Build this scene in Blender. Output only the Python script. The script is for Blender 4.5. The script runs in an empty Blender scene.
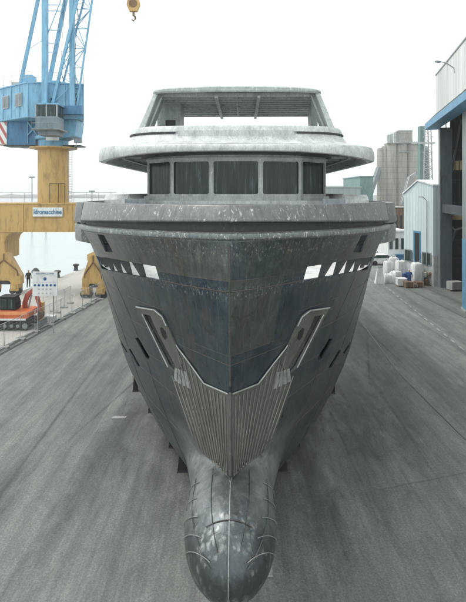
import bpy, bmesh, math, random
from mathutils import Vector, Matrix
random.seed(7)
C = bpy.context.scene.collection
R = math.radians
F, HZ, CX, EH = 520.0, 194.0, 233.0, 9.6          # focal (px of a 466 px picture), horizon row, centre column, eye height

def W(px, py, Y):                                  # measured picture point at distance Y -> metres
    return Vector(((px-CX)*Y/F, Y, EH-(py-HZ)*Y/F))
def G(px, py):                                     # measured picture point on the ground
    Y = F*EH/(py-HZ); return Vector(((px-CX)*Y/F, Y, 0))

# ------------------------------------------------------------------ materials
class NT:
    def __init__(s, name):
        s.m = bpy.data.materials.new(name); s.m.use_nodes = True
        s.t = s.m.node_tree; s.n = s.t.nodes; s.p = s.n['Principled BSDF']
    def add(s, typ, **kw):
        n = s.n.new(typ)
        for k, v in kw.items():
            if k.startswith('i_'):
                key = k[2:]
                if key.isdigit(): key = int(key)
                n.inputs[key].default_value = v
            else: setattr(n, k, v)
        return n
    def link(s, a, b): s.t.links.new(a, b)
    def coord(s, kind='Object', scale=(1,1,1), rot=(0,0,0), loc=(0,0,0)):
        tc = s.add('ShaderNodeTexCoord'); mp = s.add('ShaderNodeMapping')
        mp.inputs['Scale'].default_value = scale; mp.inputs['Rotation'].default_value = rot; mp.inputs['Location'].default_value = loc
        s.link(tc.outputs[kind], mp.inputs['Vector']); return mp.outputs['Vector']
    def noise(s, vec, scale=5, detail=5, rough=.6, dist=0):
        n = s.add('ShaderNodeTexNoise'); n.inputs['Scale'].default_value = scale; n.inputs['Detail'].default_value = detail
        n.inputs['Roughness'].default_value = rough; n.inputs['Distortion'].default_value = dist
        s.link(vec, n.inputs['Vector']); return n.outputs['Fac']
    def ramp(s, fac, stops):
        r = s.add('ShaderNodeValToRGB'); e = r.color_ramp.elements
        while len(e) < len(stops): e.new(.5)
        for i, (p, c) in enumerate(stops):
            e[i].position = p; e[i].color = (c, c, c, 1) if isinstance(c, (int, float)) else (*c, 1)
        s.link(fac, r.inputs['Fac']); return r.outputs['Color']
    def mix(s, fac, a, b, mode='MIX'):
        m = s.add('ShaderNodeMix', data_type='RGBA', blend_type=mode)
        for sock, v in ((m.inputs[0], fac), (m.inputs[6], a), (m.inputs[7], b)):
            if isinstance(v, (int, float)): sock.default_value = v if sock.type == 'VALUE' else (v, v, v, 1)
            elif isinstance(v, tuple): sock.default_value = (*v, 1)
            else: s.link(v, sock)
        return m.outputs[2]
    def bump(s, h, strength=.3, dist=.02):
        b = s.add('ShaderNodeBump'); b.inputs['Strength'].default_value = strength; b.inputs['Distance'].default_value = dist
        s.link(h, b.inputs['Height']); s.link(b.outputs['Normal'], s.p.inputs['Normal'])
    def rough(s, v):
        if isinstance(v, (int, float)): s.p.inputs['Roughness'].default_value = v
        else: s.link(v, s.p.inputs['Roughness'])
    def col(s, v):
        if isinstance(v, tuple): s.p.inputs['Base Color'].default_value = (*v, 1)
        else: s.link(v, s.p.inputs['Base Color'])
    def metal(s, v): s.p.inputs['Metallic'].default_value = v
    def spec(s, v): s.p.inputs['Specular IOR Level'].default_value = v

def paint(name, c, dirt=.25, rough=.5, metal=0, scale=1.2, streak=True, dark=None):
    n = NT(name); v = n.coord('Object', (1,1,.25) if streak else (1,1,1))
    f = n.noise(v, scale*2.2, 8, .65)
    d = dark or tuple(x*(1-dirt)*.8 for x in c)
    l = tuple(min(1, x*(1+dirt*.25)) for x in c)
    n.col(n.ramp(f, [(.3, d), (.52, c), (.75, l)])); n.rough(rough); n.metal(metal)
    f2 = n.noise(n.coord('Object'), 14, 4); n.bump(f2, .12, .01)
    return n.m

M = {}
M['yellow'] = paint('crane_yellow_paint', (.54,.35,.125), .28, .5)
M['blue'] = paint('crane_blue_paint', (.20,.43,.60), .3, .45)
M['blue_dark'] = paint('deep_blue_paint', (.06,.20,.36), .3, .45)
M['blue_column'] = paint('column_blue_paint', (.10,.28,.44), .2, .5)
M['orange'] = paint('excavator_orange', (.58,.13,.04), .25, .45)
M['orange_light'] = paint('excavator_pale_orange', (.78,.30,.12), .2, .45)
M['boom_red'] = paint('boom_red_orange', (.42,.085,.045), .25, .5)
M['cab_grey'] = paint('cab_grey_blue', (.20,.26,.29), .3, .5)
M['blue_grey'] = paint('blue_grey_steel', (.10,.13,.15), .3, .5)
M['white'] = paint('white_paint', (.76,.77,.76), .12, .5)
M['black'] = paint('black_rubber', (.014,.014,.015), .3, .8)
M['dark_steel'] = paint('dark_steel', (.045,.05,.05), .4, .55)
M['grey'] = paint('grey_paint', (.22,.25,.26), .3, .5)
M['galv'] = paint('galvanised_steel', (.42,.44,.44), .2, .4, .5)
M['concrete'] = paint('concrete_block', (.36,.36,.34), .3, .85)
def silo_mat():
    n = NT('silo_concrete'); a = n.noise(n.coord('Object', (1,1,.18)), .9, 8, .7); s_ = n.add('ShaderNodeSeparateXYZ'); n.link(n.coord('Object'), s_.inputs[0])
    m = n.add('ShaderNodeMath', operation='MULTIPLY'); n.link(s_.outputs[2], m.inputs[0]); m.inputs[1].default_value = .55
    f = n.add('ShaderNodeMath', operation='FRACT'); n.link(m.outputs[0], f.inputs[0])
    c = n.ramp(a, [(.3,(.20,.19,.17)),(.5,(.32,.31,.28)),(.7,(.40,.39,.355))]); c = n.mix(n.ramp(f.outputs[0], [(.06,.5),(.12,0)]), c, (.17,.165,.15))
    n.col(c); n.rough(.9); return n.m
M['silo'] = silo_mat()
M['wood'] = paint('pallet_wood', (.20,.12,.07), .4, .8)
M['teal'] = paint('teal_cladding', (.15,.25,.24), .2, .6)
M['pale_green'] = paint('pale_green_cladding', (.35,.44,.42), .2, .6)
M['rust'] = paint('rusty_steel', (.17,.095,.06), .5, .8)
M['canvas'] = paint('white_canvas', (.70,.70,.68), .2, .8)
M['cloth_blue'] = paint('blue_workwear', (.04,.10,.26), .3, .8)
M['skin'] = paint('skin', (.45,.27,.19), .1, .6)
M['foil'] = paint('brown_wrap', (.26,.17,.13), .4, .7)

def glass(name, c, rough=.08):
    n = NT(name); v = n.coord('Object', (5,5,.35))
    f = n.noise(v, 1.4, 6, .7, .3)
    n.col(n.ramp(f, [(.35, tuple(x*.35 for x in c)), (.55, c), (.7, tuple(x*4.5 for x in c))])); n.rough(rough); n.spec(.35); return n.m
M['glass'] = glass('dark_room_glazing', (.024,.036,.037), .14)  # dim room behind and its pale bands are painted into the panes
M['cab_glass'] = glass('cab_glass', (.03,.05,.05), .1)

def hull_steel():
    n = NT('mill_scale_hull_steel')
    uv = n.coord('UV'); 
    b = n.add('ShaderNodeTexBrick'); b.offset = .37; b.squash = 1; n.link(n.coord('UV', (1,1,1), (0,0,0), (.35,.28,0)), b.inputs['Vector'])
    b.inputs['Scale'].default_value = 1; b.inputs['Brick Width'].default_value = 2.9; b.inputs['Row Height'].default_value = 1.62
    b.inputs['Mortar Size'].default_value = .009; b.inputs['Mortar Smooth'].default_value = .4; b.inputs['Bias'].default_value = 0
    b.inputs['Color1'].default_value = (.034,.058,.082,1); b.inputs['Color2'].default_value = (.108,.118,.106,1); b.inputs['Mortar'].default_value = (.11,.10,.09,1)
    cl = n.noise(n.coord('UV', (.5,.8,1)), .9, 6, .7, .4)
    c = n.mix(n.ramp(cl, [(.42,0),(.62,.8)]), b.outputs['Color'], (.085,.104,.108))
    rn = n.noise(n.coord('UV', (1.3,.4,1), (0,0,.35)), 1.5, 8, .72, .5)
    c = n.mix(n.ramp(rn, [(.50,0),(.66,.6)]), c, (.115,.085,.062))
    st = n.noise(n.coord('UV', (9,.55,1)), 1.6, 7, .7, .15)
    c = n.mix(n.ramp(st, [(.55,0),(.78,.55)]), c, (.25,.25,.23))
    st2 = n.noise(n.coord('UV', (5,.35,1), loc=(5,3,0)), 1.6, 7, .7, .15)
    c = n.mix(n.ramp(st2, [(.5,0),(.75,.6)]), c, (.028,.032,.036))
    # chalky scuffs scattered along the welds at deck height
    sep = n.add('ShaderNodeSeparateXYZ'); n.link(uv, sep.inputs[0])
    def band(z, w):
        s1 = n.add('ShaderNodeMath', operation='SUBTRACT'); n.link(sep.outputs[1], s1.inputs[0]); s1.inputs[1].default_value = z
        s2 = n.add('ShaderNodeMath', operation='ABSOLUTE'); n.link(s1.outputs[0], s2.inputs[0])
        s3 = n.add('ShaderNodeMath', operation='DIVIDE'); n.link(s2.outputs[0], s3.inputs[0]); s3.inputs[1].default_value = w
        s4 = n.add('ShaderNodeMath', operation='SUBTRACT'); s4.inputs[0].default_value = 1; n.link(s3.outputs[0], s4.inputs[1]); s4.use_clamp = True
        return s4.outputs[0]
    sc = n.ramp(n.noise(n.coord('UV', (6,3,1)), 3.2, 5, .75, .6), [(.56,0),(.62,1)])
    for z, w, a in ((7.55,.22,.85), (8.45,.35,.6), (2.4,1.1,.35)):
        m = n.mix(1, band(z, w), sc, 'MULTIPLY'); m2 = n.mix(1, m, a, 'MULTIPLY')
        c = n.mix(m2, c, (.42,.43,.41))
    tiny = n.ramp(n.noise(n.coord('UV', (7,4,1), loc=(9,1,0)), 4.5, 3, .6, 1.2), [(.70,0),(.75,.6)])
    c = n.mix(tiny, c, (.38,.39,.37))
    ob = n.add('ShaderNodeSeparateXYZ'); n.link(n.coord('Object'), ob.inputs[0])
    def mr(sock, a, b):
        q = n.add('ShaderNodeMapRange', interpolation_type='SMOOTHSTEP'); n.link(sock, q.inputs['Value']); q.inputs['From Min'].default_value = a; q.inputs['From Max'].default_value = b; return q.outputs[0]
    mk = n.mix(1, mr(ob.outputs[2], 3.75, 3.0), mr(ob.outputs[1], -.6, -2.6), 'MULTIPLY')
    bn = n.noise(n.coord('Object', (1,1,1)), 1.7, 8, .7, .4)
    bc = n.ramp(bn, [(.3,(.19,.20,.20)),(.5,(.25,.265,.26)),(.7,(.31,.325,.315))])  # paler bulb: brightness of the sky on its top put into the colour
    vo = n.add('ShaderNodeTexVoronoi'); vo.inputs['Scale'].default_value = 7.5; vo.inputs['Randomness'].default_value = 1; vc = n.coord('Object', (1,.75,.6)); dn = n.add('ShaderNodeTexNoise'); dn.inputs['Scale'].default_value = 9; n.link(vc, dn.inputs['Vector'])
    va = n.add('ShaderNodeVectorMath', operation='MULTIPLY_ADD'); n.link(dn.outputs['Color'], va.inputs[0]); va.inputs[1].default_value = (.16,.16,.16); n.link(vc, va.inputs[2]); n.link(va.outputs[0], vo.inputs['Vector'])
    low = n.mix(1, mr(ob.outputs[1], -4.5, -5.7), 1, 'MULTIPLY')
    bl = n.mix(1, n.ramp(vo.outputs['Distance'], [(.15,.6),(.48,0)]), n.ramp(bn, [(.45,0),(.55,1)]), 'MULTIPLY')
    bc = n.mix(n.mix(1, low, .85, 'MULTIPLY'), bc, (.05,.06,.066))  # lower nose darkened: its downward shade painted into the colour
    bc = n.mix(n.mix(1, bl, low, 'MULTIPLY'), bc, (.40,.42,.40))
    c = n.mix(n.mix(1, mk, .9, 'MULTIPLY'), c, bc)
    md = n.noise(n.coord('Object', (2.0,2.0,1.3), loc=(3,8,0)), 2.0, 8, .75, .9)
    c = n.mix(.8, c, n.ramp(md, [(.32,.72),(.5,1.15),(.68,1.75)]), 'MULTIPLY')
    n.col(c); n.metal(.72)
    n.rough(n.ramp(md, [(.3,.24),(.7,.42)]))
    wv = n.noise(n.coord('UV', (1,1,1)), 1.1, 2, .5)
    fine = n.noise(n.coord('UV', (6,3,1)), 8, 5, .7)
    h = n.mix(.10, wv, fine); h = n.mix(1, h, n.mix(.12, 0, b.outputs['Fac']), 'ADD')
    n.bump(h, .45, .09)
    return n.m
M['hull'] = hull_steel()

def worn(name, c, light, rough=.5, metal=.3, amt=.5, sc=1.0, rusty=.0, th=.6):
    n = NT(name)
    f = n.noise(n.coord('Object', (2.2*sc,2.2*sc,.9*sc)), 1.2, 8, .7, .5)
    col = n.ramp(f, [(.28, tuple(x*.62 for x in c)), (.5, c), (.72, tuple(min(.8, x*1.25) for x in c))])
    g = n.noise(n.coord('Object', (4*sc,4*sc,1.6*sc), (.2,.5,0), (4,2,1)), 2.0, 6, .72, .8)
    col = n.mix(n.ramp(g, [(th,0),(th+.06,amt)]), col, light)
    if rusty:
        q = n.noise(n.coord('Object', (1,1,.5), loc=(7,7,7)), 1.3, 7, .7)
        col = n.mix(n.ramp(q, [(.52,0),(.72,rusty)]), col, (.14,.085,.06))
    n.col(col); n.metal(metal); n.rough(n.ramp(f, [(.3,rough-.12),(.7,rough+.12)]))
    fs = n.noise(n.coord('Object', (9,9,2.5)), 2.2, 7, .8, .4)
    col = n.mix(.7, col, n.ramp(fs, [(.32,.62),(.5,1.0),(.66,1.3)]), 'MULTIPLY'); n.col(col)
    n.bump(n.mix(.3, f, n.noise(n.coord('Object'), 11, 5)), .35, .03)
    return n.m
M['bulwark'] = worn('worn_grey_bulwark_steel', (.155,.168,.162), (.66,.67,.65), .45, .3, .7, 1.5, .35, .585)
M['strake'] = worn('scuffed_strake_steel', (.15,.17,.168), (.66,.66,.64), .42, .3, .65, 2.0, .35, .555)
M['groove'] = worn('dark_recess_shade', (.035,.04,.043), (.2,.2,.2), .6, .1, .3)  # dark grooves; shade under roofs and in openings painted in
M['alu'] = worn('dusty_aluminium', (.40,.43,.42), (.74,.75,.74), .55, .15, .6, .9)
M['alu_dim'] = worn('grey_aluminium_framing', (.30,.335,.33), (.6,.62,.6), .5, .25, .6, 1.3)
M['alu_pale'] = worn('pale_fairing_filler', (.50,.52,.513), (.74,.76,.75), .5, .15, .7, 1.1)
M['guard'] = worn('ribbed_guard_plate', (.135,.135,.122), (.34,.34,.32), .5, .35, .25, 1.0, .25)
M['guard_rib'] = worn('guard_rib_steel', (.27,.265,.24), (.5,.5,.47), .4, .45, .4, 1.4)
M['trim'] = worn('bright_weld_trim', (.42,.43,.41), (.75,.75,.73), .35, .5, .4, 2)
M['seam'] = worn('ground_weld_seam', (.30,.31,.30), (.6,.6,.58), .45, .4, .6, 3)
M['seam_dark'] = worn('raw_weld_seam', (.085,.075,.068), (.3,.3,.3), .5, .3, .3, 3)
M['interior'] = paint('pale_primed_deck', (.72,.72,.70), .12, .7)

def ground_mat():
    n = NT('worn_asphalt_yard')
    big = n.noise(n.coord('Object', (.06,.03,1), (0,0,R(5))), 1, 6, .62, .6)
    st = n.noise(n.coord('Object', (1.1,.045,1), (0,0,R(5.5))), 1, 8, .68, .35)
    st2 = n.noise(n.coord('Object', (.5,.03,1), (0,0,R(-9))), 1, 7, .65, .8)
    gr = n.noise(n.coord('Object'), 16, 4, .8)
    vo = n.add('ShaderNodeTexVoronoi'); vo.inputs['Scale'].default_value = 26; n.link(n.coord('Object'), vo.inputs['Vector'])
    c = n.ramp(big, [(.3,(.135,.143,.131)),(.55,(.178,.187,.173)),(.75,(.22,.228,.21))])
    c = n.mix(n.ramp(st, [(.38,.62),(.50,0)]), c, (.085,.092,.086))
    c = n.mix(n.ramp(st, [(.54,0),(.72,.5)]), c, (.26,.265,.245))
    c = n.mix(n.ramp(st2, [(.52,0),(.68,.40)]), c, (.085,.092,.088))
    st3 = n.noise(n.coord('Object', (4.5,.07,1), (0,0,R(5)), (3,1,0)), 1, 8, .7, .25)
    c = n.mix(.8, c, n.ramp(st3, [(.34,.78),(.5,1.0),(.66,1.2)]), 'MULTIPLY')
    c = n.mix(.6, c, n.ramp(gr, [(.28,.3),(.5,.95),(.78,2.1)]), 'MULTIPLY')
    g3 = n.noise(n.coord('Object', (1,.4,1)), 1.3, 9, .78, .5); c = n.mix(.6, c, n.ramp(g3, [(.3,.55),(.5,1.0),(.7,1.5)]), 'MULTIPLY')
    c = n.mix(n.ramp(vo.outputs['Distance'], [(.1,.30),(.35,0)]), c, (.27,.275,.26))
    n.col(c); n.rough(n.ramp(st, [(.3,.62),(.7,.88)])); n.spec(.4)
    n.bump(gr, .4, .012)
    return n.m
M['ground'] = ground_mat()
def apron_mat():
    n = NT('pale_concrete_quay')
    a = n.noise(n.coord('Object', (.12,.05,1)), 1, 7, .65, .5); s = n.noise(n.coord('Object', (1,.07,1), (0,0,R(5))), 1, 6, .65, .3)
    c = n.ramp(a, [(.3,(.36,.345,.31)),(.7,(.47,.455,.42))]); c = n.mix(n.ramp(s, [(.35,.45),(.5,0)]), c, (.24,.235,.215))
    n.col(c); n.rough(.85); n.bump(n.noise(n.coord('Object'), 9, 4), .3, .01); return n.m
M['apron'] = apron_mat()
def sea_mat():
    n = NT('calm_pale_sea'); n.col((.30,.34,.34)); n.rough(.22); n.spec(.6)
    n.bump(n.noise(n.coord('Object', (1,.4,1)), .7, 5, .6), .35, .25); return n.m
M['sea'] = sea_mat()
def stripe_mat(name, a, b, scale, rot=0, duty=.5):
    n = NT(name); v = n.coord('Object', (1,1,1), (0,rot,0)); s = n.add('ShaderNodeSeparateXYZ'); n.link(v, s.inputs[0])
    m = n.add('ShaderNodeMath', operation='MULTIPLY'); n.link(s.outputs[0], m.inputs[0]); m.inputs[1].default_value = scale
    fr = n.add('ShaderNodeMath', operation='FRACT'); n.link(m.outputs[0], fr.inputs[0])
    g = n.add('ShaderNodeMath', operation='GREATER_THAN'); n.link(fr.outputs[0], g.inputs[0]); g.inputs[1].default_value = duty
    n.col(n.mix(g.outputs[0], a, b)); n.rough(.5); return n.m
M['hazard'] = stripe_mat('red_white_stripes', (.45,.12,.10), (.75,.75,.73), 1.5, R(32), .45)
def corrugated(name, c, pitch=.3, axis='Y', patch=.25):
    n = NT(name); v = n.coord('Object'); s = n.add('ShaderNodeSeparateXYZ'); n.link(v, s.inputs[0])
    o = s.outputs[0 if axis == 'X' else 1]
    m = n.add('ShaderNodeMath', operation='MULTIPLY'); n.link(o, m.inputs[0]); m.inputs[1].default_value = 2*math.pi/pitch
    si = n.add('ShaderNodeMath', operation='SINE'); n.link(m.outputs[0], si.inputs[0])
    f = n.noise(n.coord('Object', (.9,.9,.06)), 1.0, 6, .7)
    cc = n.ramp(f, [(.35, tuple(x*(1-patch) for x in c)), (.6, c), (.8, tuple(min(.82, x*1.12) for x in c))])
    n.col(cc); n.rough(.5); n.bump(si.outputs[0], .5, .04); return n.m
M['corr_white'] = corrugated('white_corrugated_cladding', (.66,.665,.64), .42, 'Y', .3)
M['corr_pale'] = corrugated('pale_blue_cladding', (.60,.685,.71), .25, 'Y', .06)
M['corr_grey'] = corrugated('grey_cladding', (.30,.36,.36), .6, 'X', .2)
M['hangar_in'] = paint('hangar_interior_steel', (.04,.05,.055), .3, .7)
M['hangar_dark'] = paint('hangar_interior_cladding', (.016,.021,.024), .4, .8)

# ------------------------------------------------------------------ mesh builder
class MB:
    def __init__(s): s.v = []; s.f = []; s.mi = []; s.cur = 0
    def idx(s, pts):
        k = len(s.v); s.v += [tuple(p) for p in pts]; return list(range(k, k+len(pts)))
    def face(s, ids): s.f.append(tuple(ids)); s.mi.append(s.cur)
    def hexa(s, lo, hi):
        a = s.idx(lo); b = s.idx(hi); n = len(a)
        s.face(a[::-1]); s.face(b)
        for i in range(n): j = (i+1) % n; s.face((a[i], a[j], b[j], b[i]))
        return s
    def box(s, x0, x1, y0, y1, z0, z1):
        return s.hexa([(x0,y0,z0),(x1,y0,z0),(x1,y1,z0),(x0,y1,z0)], [(x0,y0,z1),(x1,y0,z1),(x1,y1,z1),(x0,y1,z1)])
    def prism(s, pts, vec):
        v = Vector(vec); return s.hexa([Vector(p) for p in pts], [Vector(p)+v for p in pts])
    def obox(s, c, sx, sy, sz, rz=0):                       # box standing on c, turned by rz
        c = Vector(c); m = Matrix.Rotation(rz, 3, 'Z'); q = [(-sx/2,-sy/2),(sx/2,-sy/2),(sx/2,sy/2),(-sx/2,sy/2)]
        return s.hexa([c+m@Vector((x,y,0)) for x, y in q], [c+m@Vector((x,y,sz)) for x, y in q])
    def tube(s, pts, r, n=8, cap=True):
        pts = [Vector(p) for p in pts]; rs = r if isinstance(r, (list, tuple)) else [r]*len(pts); prev = None
        for i, p in enumerate(pts):
            d = (pts[min(i+1, len(pts)-1)]-pts[max(i-1, 0)]).normalized()
            u = d.cross(Vector((0,0,1)) if abs(d.z) < .95 else Vector((1,0,0))).normalized(); w = d.cross(u)
            ring = s.idx([p+rs[i]*(math.cos(2*math.pi*k/n)*u+math.sin(2*math.pi*k/n)*w) for k in range(n)])
            if prev:
                for k in range(n): s.face((prev[k], prev[(k+1) % n], ring[(k+1) % n], ring[k]))
            elif cap: s.face(ring)
            prev = ring
        if cap: s.face(prev[::-1])
        return s
    def bar(s, a, b, w, h=None):                            # square bar
        h = h or w; a = Vector(a); b = Vector(b); d = (b-a).normalized()
        u = d.cross(Vector((0,0,1)) if abs(d.z) < .95 else Vector((0,1,0))).normalized(); t = d.cross(u)
        q = [(-w/2,-h/2),(w/2,-h/2),(w/2,h/2),(-w/2,h/2)]
        return s.hexa([a+x*u+y*t for x, y in q], [b+x*u+y*t for x, y in q])
    def lathe(s, c, prof, n=24):
        c = Vector(c); prev = None
        for r, z in prof:
            ring = s.idx([c+Vector((r*math.cos(2*math.pi*k/n), r*math.sin(2*math.pi*k/n), z)) for k in range(n)])
            if prev:
                for k in range(n): s.face((prev[k], prev[(k+1) % n], ring[(k+1) % n], ring[k]))
            else: s.face(ring[::-1])
            prev = ring
        s.face(prev); return s
    def rings(s, rs, close=True, caps=(True, True)):
        prev = None
        for r in rs:
            ids = s.idx(r); n = len(ids)
            if prev:
                for k in range(n if close else n-1): s.face((prev[k], prev[(k+1) % n], ids[(k+1) % n], ids[k]))
            elif caps[0]: s.face(ids[::-1])
            prev = ids
        if caps[1]: s.face(prev)
        return s
    def build(s, name, mat, parent=None, smooth=False, bevel=0, org=None):
        me = bpy.data.meshes.new(name)
        o_ = Vector(org) if org is not None else Vector((0,0,0))
        me.from_pydata([Vector(v)-o_ for v in s.v], [], s.f)
        mats = mat if isinstance(mat, list) else [mat]
        for m in mats: me.materials.append(M[m] if isinstance(m, str) else m)
        if len(mats) > 1:
            for p, i in zip(me.polygons, s.mi): p.material_index = i
        bm = bmesh.new(); bm.from_mesh(me); bmesh.ops.recalc_face_normals(bm, faces=bm.faces)
        if smooth:
            for f in bm.faces: f.smooth = True
            for e in bm.edges:
                if len(e.link_faces) == 2 and e.calc_face_angle(0) > R(38): e.smooth = False
        bm.to_mesh(me); bm.free()
        o = bpy.data.objects.new(name, me); C.objects.link(o)
        o.location = o_
        if parent: o.parent = parent
        if bevel:
            b = o.modifiers.new('edge', 'BEVEL'); b.width = bevel; b.segments = 2; b.limit_method = 'ANGLE'; b.harden_normals = False
        return o
def mb(): return MB()
def tag(o, label, cat, group=None, kind=None):
    if label: o['label'] = label
    if cat: o['category'] = cat
    if group: o['group'] = group
    if kind: o['kind'] = kind
    return o
def thing(name, label, cat, loc=(0,0,0), group=None, rz=0):
    o = bpy.data.objects.new(name, None); C.objects.link(o); o.location = loc; o.rotation_euler = (0,0,rz); o.empty_display_size = .3
    return tag(o, label, cat, group)
def structure(m, name, mat): return tag(m.build(name, mat), None, None, None, 'structure')
def copy_tree(o, label, loc, rz, group=None):
    def rec(s, par):
        c = s.copy(); C.objects.link(c)
        if par: c.parent = par
        for ch in [x for x in bpy.data.objects if x.parent == s]: rec(ch, c)
        return c
    r = rec(o, None); r.location = loc; r.rotation_euler = (0,0,rz); r['label'] = label
    if group: r['group'] = group
    return r

def lettering(body, size, loc, sx, mat, parent, ext, off=0):
    cu = bpy.data.curves.new('lettering', 'FONT'); cu.body = body; cu.size = size; cu.extrude = ext; cu.align_x = 'CENTER'; cu.align_y = 'CENTER'; cu.offset = off
    tx = bpy.data.objects.new('t', cu); C.objects.link(tx); bpy.context.view_layer.update()
    me = bpy.data.meshes.new_from_object(tx.evaluated_get(bpy.context.evaluated_depsgraph_get())); bpy.data.objects.remove(tx, do_unlink=True)
    o = bpy.data.objects.new('lettering', me); C.objects.link(o); me.materials.clear(); me.materials.append(M[mat])
    o.rotation_euler = (R(90),0,0); o.location = loc; o.scale = (sx,1,1); o.parent = parent; return o

# ------------------------------------------------------------------ the yard
QD = Vector((.1, 1, 0))                                    # direction of the quay
def quay(Y): return -20.1+.1*(Y-59.4)
g = mb(); g.face(g.idx([(quay(-60),-60,0),(900,-60,0),(900,1500,0),(quay(1500),1500,0)]))
g.face(g.idx([(quay(-60),-60,0),(quay(1500),1500,0),(quay(1500),1500,-3),(quay(-60),-60,-3)]))
structure(g, 'ground', 'ground')
g = mb(); g.face(g.idx([(-4000,-60,-1.6),(900,-60,-1.6),(900,4000,-1.6),(-4000,4000,-1.6)])); structure(g, 'sea', 'sea')
RL = lambda Y: -14.45+.118*(Y-32.4)                        # inner edge of the pale quay apron (crane rail)
g = mb()
ys = [-40, 0, 20, 32, 40, 48, 60, 90, 200, 600]
g.face(g.idx([(quay(y)+.002, y, .004) for y in ys]+[(RL(y), y, .004) for y in ys[::-1]])); structure(g, 'quay_apron', 'apron')
g = mb(); ring = [[(RL(y)+a, y, z) for a, z in ((0,.003),(0,.10),(.28,.10),(.28,.003))] for y in (-20, 600)]
g.rings(ring); structure(g, 'kerb', 'concrete')
g = mb()
for a in (.62, .74): g.rings([[(RL(y)+a+b, y, z) for b, z in ((0,.002),(0,.018),(.05,.018),(.05,.002))] for y in (-20, 600)])
structure(g, 'crane_rail', 'dark_steel')
M['line'] = paint('worn_line_paint', (.33,.335,.32), .6, .8)
M['seal'] = paint('bitumen_joint', (.125,.13,.122), .3, .6)
M['patch'] = None
def patch_mat():
    n = NT('darkened_asphalt'); v = n.coord('Object', (.5,.16,1), (0,0,R(8)))
    f = n.noise(v, 1, 7, .7, .6); gr = n.noise(n.coord('Object'), 16, 4, .8)
    c = n.ramp(f, [(.35,(.06,.066,.063)),(.6,(.12,.127,.118))]); c = n.mix(.75, c, n.ramp(gr, [(.28,.35),(.5,.95),(.78,1.9)]), 'MULTIPLY')
    n.col(c); n.rough(.75); n.bump(gr, .4, .012)
    # ragged fade-out of the stain towards its own edge
    g_ = n.add('ShaderNodeTexCoord'); ln = n.add('ShaderNodeVectorMath', operation='DISTANCE'); n.link(g_.outputs['UV'], ln.inputs[0]); ln.inputs[1].default_value = (.5,.5,0)
    ad = n.add('ShaderNodeMath', operation='MULTIPLY_ADD'); n.link(n.noise(n.coord('Object', (1.6,.5,1)), .9, 7, .75, .5), ad.inputs[0]); ad.inputs[1].default_value = .75; n.link(ln.outputs['Value'], ad.inputs[2])
    n.link(n.ramp(ad.outputs[0], [(.40,.45),(.80,0)]), n.p.inputs['Alpha']); return n.m
M['patch'] = patch_mat()
def darkening(cx, cy, sx, sy, rz, z=.004):
    m = Matrix.Rotation(rz, 3, 'Z'); g = mb(); c = Vector((cx,cy,z))
    g.face(g.idx([c+m@Vector((x*sx,y*sy,0)) for x, y in ((-1,-1),(1,-1),(1,1),(-1,1))]))
    o = structure(g, 'ground_darkening', 'patch'); uv = o.data.uv_layers.new(name='UVMap')
    for l, q in zip(uv.data, ((0,0),(1,0),(1,1),(0,1))): l.uv = q
for i, a in enumerate([(4.9,19.5,1.9,6,R(-9)), (5.6,24,1.6,6,R(-8)), (7.5,24,1.5,9,R(-6)), (-4.6,20,1.1,9,R(-4)), (2.6,16,1.0,5,R(3)), (9,35,2.5,12,R(-7)), (-7.5,15,1.2,6,R(5)),(0,30,6,22,R(-1))]): darkening(*a, z=.004+.0013*(i+1))  # dark patches; the last paints shade under the ship onto the ground
rs_ = random.Random(11)
for i in range(10): darkening(rs_.choice([-9,-7.5,-6,-4.5,4.5,6,7.5,9,11])+rs_.uniform(-.6,.6), rs_.uniform(14,40), rs_.uniform(.07,.13), rs_.uniform(5,14), R(rs_.uniform(-14,4)), z=.0185+i*.0001)  # narrow dark strips: tyre marks
# dashed lane line and other painted marks
g = mb(); a = G(386,287); b = G(466,352); L = (b-a).length; d = (b-a).normalized(); u = d.cross(Vector((0,0,1)))
k = -6
while k < L+14:
    p = a+d*k; q = p+d*.75; z = Vector((0,0,.02)); g.face(g.idx([p-u*.06+z, p+u*.06+z, q+u*.06+z, q-u*.06+z])); k += 1.5
for (x0,x1,ya,yb,r) in ((.86,1.0,13.0,14.4,0),(-5.2,-4.6,22.2,22.45,0)): g.face(g.idx([(x0,ya,.021),(x1,ya,.021),(x1+.02,yb,.021),(x0+.02,yb,.021)]))
structure(g, 'road_marking', 'line')
g = mb()
for pts, w in (([G(300,505),G(480,470)], .02), ([G(410,290),G(466,318)], .25), ([G(345,300),G(398,372),G(466,440)], .07)):
    for p, q in zip(pts[:-1], pts[1:]):
        d = (q-p).normalized(); u = d.cross(Vector((0,0,1))); z = Vector((0,0,.023)); g.face(g.idx([p-u*w/2+z, p+u*w/2+z, q+u*w/2+z, q-u*w/2+z]))
structure(g, 'ground_joint', 'seal')

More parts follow.
